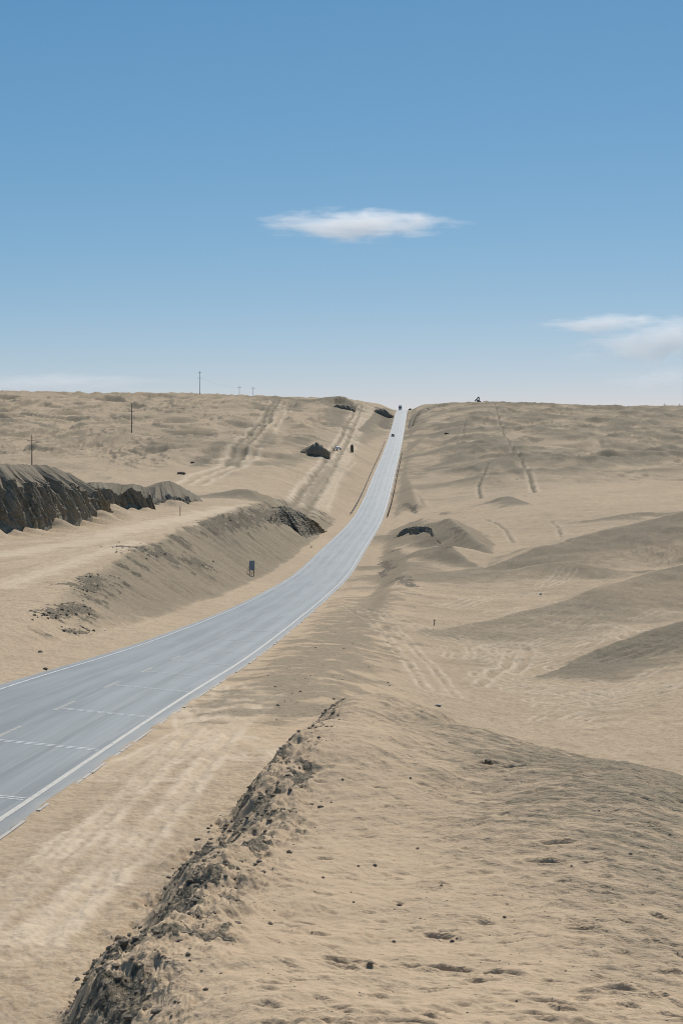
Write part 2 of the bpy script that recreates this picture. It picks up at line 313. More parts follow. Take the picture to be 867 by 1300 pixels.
# the scarp: broken rocky face between mound top and verge
scl = np.array([P(70,1300,22.3), P(192,1140,30.3), P(294,1020,40.6), P(345,965,46.6), P(396,920,54.5), P(440,892,62)])
sct = np.array([P(270,1300,18.5), P(345,1170,25), P(392,1090,31), P(412,1010,38), P(428,930,50), P(445,893,60)])
nzz = zone(9, 72); xs, ys = Xg[nzz], Yg[nzz]
fx0 = np.interp(ys, scl[:, 1], scl[:, 0]); fx1 = np.interp(ys, sct[:, 1], sct[:, 0])
fx0 = np.where(ys < scl[0, 1], scl[0, 0]+(ys-scl[0, 1])*.06, fx0); fx1 = np.where(ys < sct[0, 1], sct[0, 0]+(ys-sct[0, 1])*.05, fx1)
u = (xs-fx0)/(fx1-fx0) + .22*fbm(xs/1.4, ys/1.4, 3, 160)
inscarp = sst(-.22, .05, u)*(1-sst(.6, 1.2, u))*(1-sst(60, 66, ys))
blk = ridged(xs/1.3, ys/1.7, 4, 165, .55)-.5
blk2 = ridged((xs+ys*.5)/.42, (ys-xs*.3)/.6, 3, 169, .6)-.5
strat = np.sin((zpre[nzz]*2.6+.8*xs+1.5*fbm(xs/2, ys/2, 3, 171))*2*np.pi*.55)
nb_ = fbm((xs*1.0+ys*.35)/.95, (ys-.5*xs)/1.5, 3, 166); blocky = np.floor(nb_*5.5)/5.5; nb2 = fbm(xs/.4, ys/.6, 3, 167); blocky2 = np.floor(nb2*4)/4
znew[nzz] += inscarp*(.15*blk+.20*blocky+.10*blocky2+.07*blk2)
rk = inscarp*sst(.09, .42, .55*fbm(xs/.9, ys/1.3, 4, 175)+.35*blk2+.20*(1-np.abs(u-.35)*1.8))
rock[nzz] = np.maximum(rock[nzz], rk)
znew[nzz] += mw[nzz]*(1-inscarp)*(.024*fbm((xs+.3*ys)/.55, (ys-.3*xs)/.30, 4, 180)+.045*fbm(xs/1.7, ys/.9, 3, 183)+.016*(ridged((xs+.4*ys)/.7, (ys-.4*xs)/.32, 3, 186)-.5))
warm = np.maximum(warm, mw*.9)
# dents and scuffed footprints in the loose sand of the mound
xa, ya = Xg[nzz], Yg[nzz]; zn = znew[nzz]; r0 = nzz.start
def dent(cx, cy, rx, ry, ang, dep):
    R = max(rx, ry)*2.4
    i0, i1 = np.searchsorted(rows, [cy-R, cy+R]); js = np.searchsorted(tc, [(cx-R)/(cy+CO), (cx+R)/(cy+CO)])
    if i1-i0 < 2 or js[1]-js[0] < 2: return
    X = Xg[i0:i1, js[0]:js[1]]-cx; Yq = Yg[i0:i1, js[0]:js[1]]-cy
    a = (X*math.cos(ang)+Yq*math.sin(ang))/rx; b = (-X*math.sin(ang)+Yq*math.cos(ang))/ry
    r = np.sqrt(a*a+b*b)
    znew[i0:i1, js[0]:js[1]] += -dep*(1-sst(.35, 1.05, r)) + dep*.30*np.exp(-((r-1.3)/.3)**2)
for q in range(430):
    py = 1300-420*(RNG.random()**1.5); px = RNG.uniform(330, 870)
    X, Y, Z = hit(px, py, znew)
    if Y > 60 or bil(mw, X, Y) < .8: continue
    sc = RNG.uniform(.5, 1.25)
    dent(X, Y, .21*sc, .075*sc, RNG.normal(-.45, .22), .040*sc*RNG.uniform(.5, 1.3))
for px, py, sc in ((620,970,2.2),(650,974,2.0),(555,1190,1.4),(640,1235,1.6),(575,1232,1.8),(540,1228,1.7),(610,1236,1.3),(700,1275,1.8),(520,1298,1.9),(432,1222,1.6),(690,1095,2.2),(705,1070,2.),(480,1000,1.4),(740,1180,1.6),(690,1290,1.7),(790,1258,2.)):
    X, Y, Z = hit(px, py, znew); dent(X, Y, .19*sc, .075*sc, -.42, .055*sc)
for pts, hgt in (([(-60,690,186),(0,677,196),(33,675,200),(66,667,207),(84,657,214),(99,660,217),(128,658,228),(145,650,240)], 1.5), ([(112,640,252),(140,641,258),(152,646,262),(176,644,265),(200,650,268)], 1.3), ([(190,640,280),(206,643,284),(224,648,286),(242,648,290),(268,641,300)], 1.0)):
    w = np.array([P(*p) for p in pts]); zs = zone(w[:, 1].min()-9, w[:, 1].max()+9); xs, ys = Xg[zs], Yg[zs]
    d, _, _, run = seg_field(xs, ys, [tuple(q) for q in w])
    znew[zs] += hgt*np.clip(fbm(run/4.5, run*0+.3, 3, 210)*1.6+.25, 0, 1.2)*np.exp(-(d/2.6)**2)
# scattered grit over the right flank of the mound
flank = mw*sst(3.0, 8.0, Xg-(.0*Yg))*sst(10, 14, Yg)
al_ = (xa*.60-ya*.80); ac_ = (xa*.80+ya*.60)
stk = fbm(ac_/.30, al_/1.5, 4, 220, gain=.6); stk2 = fbm(ac_/.85, al_/3.2, 3, 224)
fl_ = sst(.30, 1.05, (xa+.10*(ya-17))/7.5+.22*stk2)
gravel[nzz] = np.maximum(gravel[nzz], mw[nzz]*np.clip(.05+.12*n_sm[nzz]+fl_*(.50+.60*stk+.25*n_mid[nzz])+.22*np.clip(n_mid[nzz]-.05, 0, 1)+.30*np.clip(stk-.12, 0, 1), 0, .85))
znew[nzz] += mw[nzz]*(1-inscarp)*(.014+.022*fl_)*stk
# under the pavement the ground is held down; sand creeps over its edges
creep = .02+.055*fbm(Xg/1.8, Yg/3.5, 3, 190)
lowr = 1-sst(HW-.5, HW+.1, lr)
znew = znew*(1-lowr) + (rz-.16-.0004*Yg)*lowr
eb = np.exp(-((lr-HW-.05)/.35)**2)
znew += eb*np.clip(creep, -.02, .08)
light = np.clip(light, 0, 1); gravel = np.clip(gravel, 0, 1); rock = np.clip(rock, 0, 1)
ZT = znew
def gnd(X, Y): return float(bil(ZT, X, Y))
def at(px, py, ymin=9): return Vector(hit(px, py, ZT, ymin))

# ------------------------------------------------------------------ helpers for materials and objects
def new_mat(name):
    m = bpy.data.materials.new(name); m.use_nodes = True; nt = m.node_tree
    b = nt.nodes['Principled BSDF']; return m, nt, b
class N:
    def __init__(s, nt): s.nt = nt
    def add(s, t, **kw):
        n = s.nt.nodes.new(t)
        for a, v in kw.items(): setattr(n, a, v)
        return n
    def link(s, a, b): s.nt.links.new(a, b)
    def val(s, sock, v):
        if hasattr(v, 'is_output') or isinstance(v, bpy.types.NodeSocket): s.link(v, sock)
        else: sock.default_value = v
    def math(s, op, a, b=0.0, clamp=False):
        n = s.add('ShaderNodeMath', operation=op, use_clamp=clamp); s.val(n.inputs[0], a); s.val(n.inputs[1], b); return n.outputs[0]
    def mix(s, f, a, b):
        n = s.add('ShaderNodeMix', data_type='RGBA'); s.val(n.inputs['Factor'], f)
        for i, v in ((6, a), (7, b)):
            if isinstance(v, tuple): n.inputs[i].default_value = (*v, 1)
            else: s.link(v, n.inputs[i])
        return n.outputs[2]
    def noise(s, vec, scale, detail=3, rough=.55, dist=0):
        n = s.add('ShaderNodeTexNoise'); s.link(vec, n.inputs['Vector']); n.inputs['Scale'].default_value = scale; n.inputs['Detail'].default_value = detail
        n.inputs['Roughness'].default_value = rough; n.inputs['Distortion'].default_value = dist; return n.outputs['Fac']
    def vmul(s, vec, sc):
        n = s.add('ShaderNodeVectorMath', operation='MULTIPLY'); s.link(vec, n.inputs[0]); n.inputs[1].default_value = sc; return n.outputs[0]
    def ramp(s, f, lo, hi):
        n = s.add('ShaderNodeMapRange', clamp=True, interpolation_type='SMOOTHSTEP'); s.val(n.inputs[0], f); n.inputs[1].default_value = lo; n.inputs[2].default_value = hi; return n.outputs[0]
    def bump(s, h, strength, dist, prev=None):
        n = s.add('ShaderNodeBump'); s.link(h, n.inputs['Height']); n.inputs['Strength'].default_value = strength; n.inputs['Distance'].default_value = dist
        if prev: s.link(prev, n.inputs['Normal'])
        return n.outputs[0]

SAND_A, SAND_B = (.520, .395, .260), (.460, .348, .230)
def sand_nodes(n, pos):
    """sand colour with drifting tone, used on the ground and as dust on the rocks"""
    big = n.ramp(n.noise(pos, .045, 4), .3, .7); m1 = n.noise(pos, .6, 4); fine = n.noise(pos, 14, 3, .7)
    c = n.mix(big, SAND_A, SAND_B)
    c = n.mix(n.ramp(m1, .45, .75), c, (.375, .287, .192)); md = n.noise(n.vmul(pos, (1, 1.5, 1.5)), 3.4, 5, .72)
    c = n.mix(n.math('MULTIPLY', n.ramp(md, .44, .66), .8), c, (.345, .246, .150))
    c = n.mix(n.math('MULTIPLY', n.ramp(fine, .48, .75), .5), c, (.25, .19, .13))
    dp = n.add('ShaderNodeVectorRotate', rotation_type='Z_AXIS'); n.link(pos, dp.inputs['Vector']); dp.inputs['Angle'].default_value = .88
    wind = n.noise(n.vmul(dp.outputs[0], (2.0, 6.5, 3.0)), 1.0, 5, .7)
    c = n.mix(n.math('MULTIPLY', n.ramp(wind, .47, .66), .62), c, (.285, .205, .126))
    return c, m1, n.math('ADD', n.math('MULTIPLY', fine, .5), n.math('MULTIPLY', wind, 1.2))
def ground_material():
    m, nt, b = new_mat('desert sand'); n = N(nt)
    pos = n.add('ShaderNodeNewGeometry').outputs['Position']
    at_ = n.add('ShaderNodeAttribute', attribute_name='mask'); sep = n.add('ShaderNodeSeparateColor'); n.link(at_.outputs['Color'], sep.inputs[0])
    gr, rk, lt = sep.outputs; wm = at_.outputs['Alpha']
    c, m1, fine = sand_nodes(n, pos)
    c = n.mix(n.math('MULTIPLY', wm, .6), c, (.51, .371, .236))
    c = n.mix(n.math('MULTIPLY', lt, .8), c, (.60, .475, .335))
    sp = n.noise(pos, 3.2, 4, .7); sp2 = n.noise(pos, 11, 3, .7)
    g1 = n.math('ADD', gr, n.math('MULTIPLY', n.math('SUBTRACT', sp, .5), .55)); g1 = n.math('ADD', g1, n.math('MULTIPLY', n.math('SUBTRACT', sp2, .5), .75))
    gm = n.ramp(g1, .02, 1.0)
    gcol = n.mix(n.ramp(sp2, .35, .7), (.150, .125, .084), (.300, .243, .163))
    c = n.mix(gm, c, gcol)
    rn = n.noise(pos, 2.4, 5, .7); r1 = n.math('ADD', rk, n.math('MULTIPLY', n.math('SUBTRACT', rn, .5), .9))
    rm = n.ramp(r1, .38, .62)
    rcol = n.mix(n.ramp(n.noise(pos, 7, 4, .7), .35, .7), (.088, .074, .052), (.30, .24, .165))
    c = n.mix(rm, c, rcol)
    n.link(c, b.inputs['Base Color']); b.inputs['Roughness'].default_value = .95; b.inputs['Specular IOR Level'].default_value = .15
    h = n.math('ADD', n.math('MULTIPLY', m1, .6), n.math('ADD', n.math('MULTIPLY', fine, .12), n.math('MULTIPLY', n.noise(pos, 4.0, 4, .7), .35)))
    nb = n.bump(h, .75, .16)
    nb = n.bump(n.math('MULTIPLY', sp, n.math('ADD', gm, rm)), .6, .16, nb)
    nb = n.bump(sp2, .35, .02, nb)
    n.link(nb, b.inputs['Normal'])
    return m
def rock_material(name, dark=(.105, .092, .068), lite=(.31, .265, .195), dust=.60, uvs=True):
    m, nt, b = new_mat(name); n = N(nt)
    g = n.add('ShaderNodeNewGeometry'); pos = g.outputs['Position']
    uv = n.add('ShaderNodeUVMap').outputs[0] if uvs else n.vmul(pos, (1, 1, 2.2))
    st = n.noise(n.vmul(uv, (1.0, .16, 1) if uvs else (.5, .5, .5)), 1.1, 5, .7, .3); gr = n.noise(pos, 3.0, 4, .75)
    c = n.mix(n.ramp(n.math('ADD', n.math('MULTIPLY', st, .6), n.math('MULTIPLY', gr, .4)), .33, .60), dark, lite)
    sepn = n.add('ShaderNodeSeparateXYZ'); n.link(g.outputs['True Normal'], sepn.inputs[0])
    up = n.math('ADD', sepn.outputs[2], n.math('MULTIPLY', n.math('SUBTRACT', gr, .5), .5))
    sc, _, _ = sand_nodes(n, pos)
    grit = n.mix(.62, sc, (.12, .112, .085))
    c = n.mix(n.math('MULTIPLY', n.ramp(up, dust, dust+.3), .9), c, grit)
    n.link(c, b.inputs['Base Color']); b.inputs['Roughness'].default_value = .93; b.inputs['Specular IOR Level'].default_value = .15
    n.link(n.bump(gr, .7, .25, n.bump(st, .6, .3)), b.inputs['Normal']); return m
def plain(name, col, rough=.6, metal=0., spec=.4, dirt=.25, scale=3., dcol=None):
    m, nt, b = new_mat(name); n = N(nt)
    tcn = n.add('ShaderNodeTexCoord').outputs['Object']
    f = n.noise(tcn, scale, 5, .65)
    d = dcol or tuple(v*.55 for v in col)
    n.link(n.mix(n.math('MULTIPLY', n.ramp(f, .45, .75), dirt), col, d), b.inputs['Base Color'])
    b.inputs['Roughness'].default_value = rough; b.inputs['Metallic'].default_value = metal; b.inputs['Specular IOR Level'].default_value = spec
    return m

def link_mesh(name, verts, faces, mat, parent=None, uv=None, smooth=False):
    me = bpy.data.meshes.new(name); me.from_pydata([tuple(v) for v in verts], [], faces); me.update()
    if smooth: me.polygons.foreach_set('use_smooth', [True]*len(me.polygons))
    o = bpy.data.objects.new(name, me); COL.objects.link(o); me.materials.append(mat)
    if parent: o.parent = parent
    return o
def big_mesh(name, V, quads, mat, col=None, uv=None):
    me = bpy.data.meshes.new(name); nv = len(V); nf = len(quads)
    me.vertices.add(nv); me.vertices.foreach_set('co', V.astype(np.float32).ravel())
    me.loops.add(nf*4); me.loops.foreach_set('vertex_index', quads.astype(np.int32).ravel())
    me.polygons.add(nf); me.polygons.foreach_set('loop_start', np.arange(0, nf*4, 4, dtype=np.int32))
    me.update(calc_edges=True)
    me.polygons.foreach_set('use_smooth', np.ones(nf, bool))
    if col is not None:
        a = me.attributes.new('mask', 'FLOAT_COLOR', 'POINT'); a.data.foreach_set('color', col.astype(np.float32).ravel())
    if uv is not None:
        l = me.uv_layers.new(name='UVMap'); l.data.foreach_set('uv', uv[quads.ravel()].astype(np.float32).ravel())
    me.materials.append(mat); me.validate(); o = bpy.data.objects.new(name, me); COL.objects.link(o); return o
def grid_quads(nr, nc):
    i = np.arange(nr-1)[:, None]*nc+np.arange(nc-1)[None, :]
    return np.stack([i, i+1, i+nc+1, i+nc], -1).reshape(-1, 4)
def tag(o, label=None, cat=None, group=None, kind=None):
    if label: o['label'] = label
    if cat: o['category'] = cat
    if group: o['group'] = group
    if kind: o['kind'] = kind
    return o
def empty(name, loc, rz=0, **kw):
    o = bpy.data.objects.new(name, None); COL.objects.link(o); o.location = loc; o.rotation_euler = (0, 0, rz); o.empty_display_size = .3; return tag(o, **kw)
class MB:                         # a bag of boxes, bars and prisms that becomes one mesh
    def __init__(s): s.v = []; s.f = []
    def box(s, x0, x1, y0, y1, z0, z1):
        i = len(s.v); s.v += [(x, y, z) for z in (z0, z1) for x, y in ((x0, y0), (x1, y0), (x1, y1), (x0, y1))]
        s.f += [(i+3, i+2, i+1, i), (i+4, i+5, i+6, i+7)] + [(i+a, i+(a+1) % 4, i+4+(a+1) % 4, i+4+a) for a in range(4)]; return s
    def bar(s, a, b, r0, r1=None, n=8):
        a = Vector(a); b = Vector(b); d = (b-a).normalized(); q = d.to_track_quat('Z', 'Y'); r1 = r0 if r1 is None else r1; i = len(s.v)
        for c, r in ((a, r0), (b, r1)):
            for k in range(n): s.v.append(tuple(c+q @ Vector((r*math.cos(2*math.pi*k/n), r*math.sin(2*math.pi*k/n), 0))))
        s.f += [(i+k, i+(k+1) % n, i+n+(k+1) % n, i+n+k) for k in range(n)] + [tuple(i+n-1-k for k in range(n)), tuple(i+n+k for k in range(n))]; return s
    def beam(s, a, b, w, h):
        a = Vector(a); b = Vector(b); q = (b-a).normalized().to_track_quat('Z', 'Y'); i = len(s.v)
        for c in (a, b):
            for x, y in ((-w, -h), (w, -h), (w, h), (-w, h)): s.v.append(tuple(c+q @ Vector((x/2, y/2, 0))))
        s.f += [(i+3, i+2, i+1, i), (i+4, i+5, i+6, i+7)] + [(i+k, i+(k+1) % 4, i+4+(k+1) % 4, i+4+k) for k in range(4)]; return s
    def prism(s, pts, x0, x1):    # outline in (y, z) extruded along x
        i = len(s.v); n = len(pts); s.v += [(x0, y, z) for y, z in pts]+[(x1, y, z) for y, z in pts]
        s.f += [tuple(i+k for k in range(n)), tuple(i+2*n-1-k for k in range(n))]+[(i+(k+1) % n, i+k, i+n+k, i+n+(k+1) % n) for k in range(n)]; return s
    def build(s, name, mat, parent=None, bevel=0, smooth=False):
        o = link_mesh(name, s.v, s.f, mat, parent, smooth=smooth)
        bm = bmesh.new(); bm.from_mesh(o.data); bmesh.ops.recalc_face_normals(bm, faces=bm.faces)
        if bevel: bmesh.ops.bevel(bm, geom=list(bm.edges), offset=bevel, segments=2, affect='EDGES', profile=.5)
        bm.to_mesh(o.data); bm.free(); return o

# ------------------------------------------------------------------ ground
M_SAND = ground_material()
V = np.stack([Xg, Yg, ZT], -1).reshape(-1, 3)
mask = np.stack([gravel, rock, light, warm], -1).reshape(-1, 4)
tag(big_mesh('ground', V, grid_quads(NR, NC), M_SAND, mask), kind='structure')

# ------------------------------------------------------------------ road and its markings
def road_material():
    m, nt, b = new_mat('worn asphalt'); n = N(nt)
    uv = n.add('ShaderNodeUVMap').outputs[0]; sep = n.add('ShaderNodeSeparateXYZ'); n.link(uv, sep.inputs[0]); uu, vv = sep.outputs[0], sep.outputs[1]
    long1 = n.noise(n.vmul(uv, (1.3, .03, 1)), 1.0, 4, .6); long2 = n.noise(n.vmul(uv, (5, .08, 1)), 1.0, 3, .6); patch = n.noise(n.vmul(uv, (.25, .06, 1)), 1., 4, .6); fine = n.noise(uv, 30, 2, .7)
    c = n.mix(n.ramp(long1, .35, .68), (.068, .082, .083), (.128, .142, .138))
    c = n.mix(n.math('MULTIPLY', n.ramp(long2, .42, .68), .6), c, (.185, .194, .186))
    c = n.mix(n.math('MULTIPLY', n.ramp(patch, .45, .65), .6), c, (.060, .072, .076))
    grn = n.noise(uv, 9, 4, .75); c = n.mix(n.math('MULTIPLY', n.ramp(grn, .48, .68), .45), c, (.085, .098, .10))
    c = n.mix(n.math('MULTIPLY', n.ramp(fine, .5, .75), .35), c, (.30, .295, .28))
    # polished wheel paths
    au = n.math('ABSOLUTE', n.math('SUBTRACT', n.math('ABSOLUTE', uu), 1.9)); wp = n.math('ABSOLUTE', n.math('SUBTRACT', au, .85)); wpm = n.math('SUBTRACT', 1.0, n.ramp(wp, .1, .55))
    c = n.mix(n.math('MULTIPLY', wpm, .45), c, (.180, .192, .185))
    # tarred joint along the middle, drifted dust at the edges
    j = n.math('ABSOLUTE', n.math('ADD', uu, n.math('MULTIPLY', n.math('SUBTRACT', n.noise(n.vmul(uv, (0, .5, 1)), 1, 2), .5), .25)))
    jm = n.math('MULTIPLY', n.math('SUBTRACT', 1.0, n.ramp(j, .03, .12)), n.math('MULTIPLY', n.ramp(vv, 78, 88), n.math('SUBTRACT', 1.0, n.ramp(vv, 140, 165))))
    c = n.mix(n.math('MULTIPLY', jm, .7), c, (.05, .052, .055))
    ed = n.math('ADD', n.math('ABSOLUTE', uu), n.math('MULTIPLY', n.math('SUBTRACT', n.noise(n.vmul(uv, (1.5, .5, 1)), 1, 4, .7), .5), .9))
    c = n.mix(n.math('MULTIPLY', n.ramp(ed, 3.75, 4.6), .7), c, (.27, .225, .17))
    n.link(c, b.inputs['Base Color']); n.link(n.math('SUBTRACT', .58, n.math('MULTIPLY', wpm, .05)), b.inputs['Roughness']); b.inputs['Specular IOR Level'].default_value = .84
    n.link(n.bump(fine, .25, .01), b.inputs['Normal']); return m
M_ROAD = road_material()
ry = np.array(geo(3, 140, .006)+geo(140, 2200, .010)); ru = np.linspace(-HW, HW, 25)
RY = np.repeat(ry[:, None], len(ru), 1); RU = np.repeat(ru[None, :], len(ry), 0)
eu = RU + np.where(np.abs(RU) > HW-.01, np.sign(RU)*.10*fbm(RY/2.5, RU, 3, 200), 0)
Vr = np.stack([x_of(eu, RY), RY, road_z(RU, RY)], -1).reshape(-1, 3)
tag(big_mesh('road', Vr, grid_quads(*RY.shape), M_ROAD, uv=np.stack([RU, RY], -1).reshape(-1, 2)), kind='structure')
def paint_material(name, col, worn, sc=(6, 1.2, 1)):
    m, nt, b = new_mat(name); n = N(nt); uv = n.add('ShaderNodeUVMap').outputs[0]
    f = n.noise(n.vmul(uv, sc), 1.2, 5, .75); g = n.noise(uv, 18, 3, .7)
    c = n.mix(n.ramp(n.math('ADD', n.math('MULTIPLY', f, .6), n.math('MULTIPLY', g, .4)), worn-.09, worn+.09), (.22, .225, .215), col)
    n.link(c, b.inputs['Base Color']); b.inputs['Roughness'].default_value = .6; return m
M_WHITE = paint_material('white road paint', (.47, .43, .36), .43); M_WORN = paint_material('worn white road paint', (.55, .55, .53), .47); M_YEL = paint_material('faded yellow road paint', (.40, .34, .25), .53)
def strip(ya, yb, ua, ub, lift, mat, name, dy=None):
    ys = np.linspace(ya, yb, max(2, int((yb-ya)/(dy or .5))+1)) if yb-ya < 30 else np.array([ya]+[q for q in geo(ya, yb, .006)][1:]+[yb])
    us = np.linspace(ua, ub, max(2, int((ub-ua)/.36)+1))
    A = np.repeat(ys[:, None], len(us), 1); B = np.repeat(us[None, :], len(ys), 0)
    return np.stack([x_of(B, A), A, road_z(B, A)+lift+.00003*A], -1).reshape(-1, 3), grid_quads(*A.shape), np.stack([B, A], -1).reshape(-1, 2)
def join(parts, mat, name):
    Vs, Qs, Us, o = [], [], [], 0
    for v, q, u in parts: Vs.append(v); Qs.append(q+o); Us.append(u); o += len(v)
    return big_mesh(name, np.concatenate(Vs), np.concatenate(Qs), mat, uv=np.concatenate(Us))
tag(join([strip(8, 1500, 3.67, 3.83, .004, M_WHITE, ''), ], M_WHITE, 'edge_line_markings'), kind='structure')
tr = [strip(8, 1500, -3.82, -3.71, .004, M_WORN, '')]
for y in (33.8, 43.6, 53.6, 63.5, 74.2, 83, 91.5, 101, 111.5, 122):
    tr += [strip(y-.20, y-.08, .15, 3.60, .004, M_WORN, '', .06), strip(y+.08, y+.20, .15, 3.60, .004, M_WORN, '', .06)]
tag(join(tr, M_WORN, 'worn_white_markings'), kind='structure')
tag(join([strip(y, y+3.6, -.08, .08, .004, M_YEL, '') for y in (44.5, 53.8, 62.7, 72.5, 82, 92)], M_YEL, 'centre_line_markings'), kind='structure')
# low concrete edging, partly drifted over
kp = []; Y = 20.
while Y < 150:
    L = random.uniform(.8, 1.6)
    if random.random() < .9:
        for ua, ub, z0, z1 in ((HW+.03, HW+.13, .035, .035),):
            ys = np.linspace(Y, Y+L-.03, 5); A = np.repeat(ys[:, None], 4, 1); off = random.uniform(-.012, .012)
            B = np.repeat(np.array([ua, ua, ub, ub])[None, :], 5, 0)+off; h = np.repeat(np.array([-.1, z0, z1, -.1])[None, :], 5, 0)+random.uniform(-.01, .008)
            kp.append((np.stack([x_of(B, A), A, road_z(np.full_like(B, HW), A)+h], -1).reshape(-1, 3), grid_quads(5, 4), np.stack([B, A], -1).reshape(-1, 2)))
    Y += L
M_KERB = plain('dusty concrete', (.46, .42, .36), .9, dirt=.6, scale=1.5, dcol=(.28, .24, .19))
kb = tag(join(kp, M_KERB, 'kerb'), kind='structure'); kb.data.polygons.foreach_set('use_smooth', [False]*len(kb.data.polygons))

# ------------------------------------------------------------------ rock outcrops
def rock_verts(r, seed, flat=.7, sub=2):
    bm = bmesh.new(); bmesh.ops.create_icosphere(bm, subdivisions=sub, radius=1)
    rs = np.random.default_rng(seed); planes = [(Vector(rs.normal(size=3)).normalized(), rs.uniform(.55, .9)) for _ in range(9)]
    sc = Vector((rs.uniform(.8, 1.35), rs.uniform(.7, 1.1), flat*rs.uniform(.7, 1.1)))
    for v in bm.verts:
        p = v.co.copy()
        for nrm, d in planes:
            t = p.dot(nrm)
            if t > d: p -= nrm*(t-d)*.92
        v.co = Vector((p.x*sc.x, p.y*sc.y, p.z*sc.z))*r
    vs = np.array([tuple(v.co) for v in bm.verts]); fs = [tuple(v.index for v in f.verts) for f in bm.faces]; bm.free(); return vs, fs
M_ROCK = rock_material('dark layered rock'); M_ROCK2 = rock_material('dark gritty rock', (.048, .043, .033), (.19, .165, .125), .66)
M_KNOLL = rock_material('dark crumbly rock', (.15, .128, .092), (.29, .24, .175), .36, uvs=False)
def resample(pts, n):
    p = dense(pts, 10); s = np.concatenate([[0], np.cumsum(np.linalg.norm(np.diff(p[:, :2], axis=0), axis=1))])
    q = np.linspace(0, s[-1], n); return np.stack([np.interp(q, s, p[:, i]) for i in range(3)], 1), s[-1]
def FT(*pp, dy=1.0):           # foot points found on the ground, with a rim dy metres behind
    return [(a, b, hit(a, b, ZT)[1]) for a, b in pp]
def outcrop(name, foot, top, label, mat, cap=6., lean=1.7, amp=.6, nu=120, nv=60, sk=.5, gs=1.6, seed=0, bury=1.2, ends=(.12, .12), capf=None):
    """a weathered face between a foot line and a rim, with a back that falls into the ground"""
    Fp, L = resample([P(*p) for p in foot], nu); Tp, _ = resample([P(*p) for p in top], nu)
    H = (Tp[:, 2]-Fp[:, 2]).mean()
    sm_ = np.ones(max(5, nu//8)//2*2+1); sm_ /= sm_.size; hw_ = sm_.size//2
    Fs_ = np.stack([np.convolve(np.pad(Fp[:, k_], hw_, mode='reflect', reflect_type='odd'), sm_, 'valid') for k_ in (0, 1)], 1)
    tng = np.gradient(Fs_, axis=0); tng /= np.linalg.norm(tng, axis=1)[:, None]+1e-9
    out = np.stack([tng[:, 1], -tng[:, 0]], 1)           # towards the viewer
    et_ = np.arange(nu)/(nu-1); et_ = (sst(-.02, ends[0], et_)*(1-sst(1-ends[1], 1.02, et_)))**.7
    Tp = Fp+(Tp-Fp)*np.stack([et_*.6+.4, et_*.6+.4, et_], 1); Tp[:, 2] -= (1-et_)*.8
    for A, nb in ((Fp, .6), (Tp, .3)):
        q = np.arange(nu)/nu*L
        A[:, 2] += nb*amp*fbm(q/(gs*1.2), q*0+seed, 3, seed); A[:, 1] += amp*.7*fbm(q/(gs*1.7), q*0+3, 3, seed+5)
    rowsv = []; uvs = []
    vb = np.concatenate([[-.22, -.1], np.linspace(0, 1, nv), 1+np.linspace(0, 1, 14)[1:]])
    q = np.arange(nu)/(nu-1)*L
    endt = sst(0, .10, np.arange(nu)/(nu-1))*(1-sst(.90, 1, np.arange(nu)/(nu-1)))
    for v in vb:
        if v <= 0:
            p = Fp.copy(); p[:, 2] += v*bury/.22; p[:, :2] += out*(-v)*1.2; a = .2
        elif v <= 1:
            if capf is None: h = v**lean; p = Fp+(Tp-Fp)*np.array([h, h, v]); a = min(1, v*6)*(.25+.75*(1-max(0, v-.75)/.25))
            else:
                cf = np.clip(capf+.30*fbm(q/7.0, q*0+seed, 3, seed+31)+.10*fbm(q/1.6, q*0, 2, seed+33), .25, .92)
                h = np.where(v < cf, .20*(v/cf)**1.3, .20+.80*(np.maximum(v-cf, 0)/(1-cf))**.9)
                p = Fp+(Tp-Fp)*np.stack([h, h, h*0+v], 1); a = np.minimum(1, v*6)*np.where(v < cf, 1.0, .30)*(1-.6*sst(.9, 1., v))
        else:
            w = v-1; p = Tp.copy(); p[:, :2] -= out*cap*w; g = np.array([gnd(x, y) for x, y in p[:, :2]])-.8
            p[:, 2] = Tp[:, 2]*(1-sst(0, 1, w))+np.minimum(g, Tp[:, 2])*sst(0, 1, w); a = .25
        vs = v*H
        gulv = ridged((q+sk*vs)/gs, vs*.09/gs+q*.02+seed, 5, seed+11, .62)-.55
        det = fbm((q+sk*vs)/(.45*gs), np.full(nu, vs)/(1.6*gs), 4, seed+17)
        led = ridged(q/6, np.full(nu, vs)/.55, 2, seed+23)-.5
        dsp = amp*a*(1.2*gulv+.55*det+.16*led)
        p[:, :2] += out*np.broadcast_to(dsp, (nu,))[:, None]; p[:, 2] += amp*a*.12*det
        rowsv.append(p); uvs.append(np.stack([(q+sk*vs), np.full(nu, vs)], 1))
    Vv = np.concatenate(rowsv); o = big_mesh(name, Vv, grid_quads(len(vb), nu), mat, uv=np.concatenate(uvs))
    return tag(o, label, 'rock outcrop')
def TT(ft, dy, *pp):          # rim points dy metres behind the corresponding foot points
    return [(a, b, f[2]+dy) for (a, b), f in zip(pp, ft)]
outcrop('rock_outcrop', [(-60,690,186),(0,677,196),(33,675,200),(66,667,207),(84,657,214),(99,660,217),(128,658,228),(145,650,240)],
        [(-60,585,206),(0,588,214),(17,590,218),(41,590.5,223),(60,591,227),(78,597,231),(97,603,236),(116,612,241)],
        'tall dark furrowed rock cliff above the sandy bench, in front of a utility pole', M_ROCK, cap=22, lean=2.2, amp=1.15, nu=520, nv=130, sk=.75, gs=2.3, seed=3, ends=(.05, .22), capf=.62)
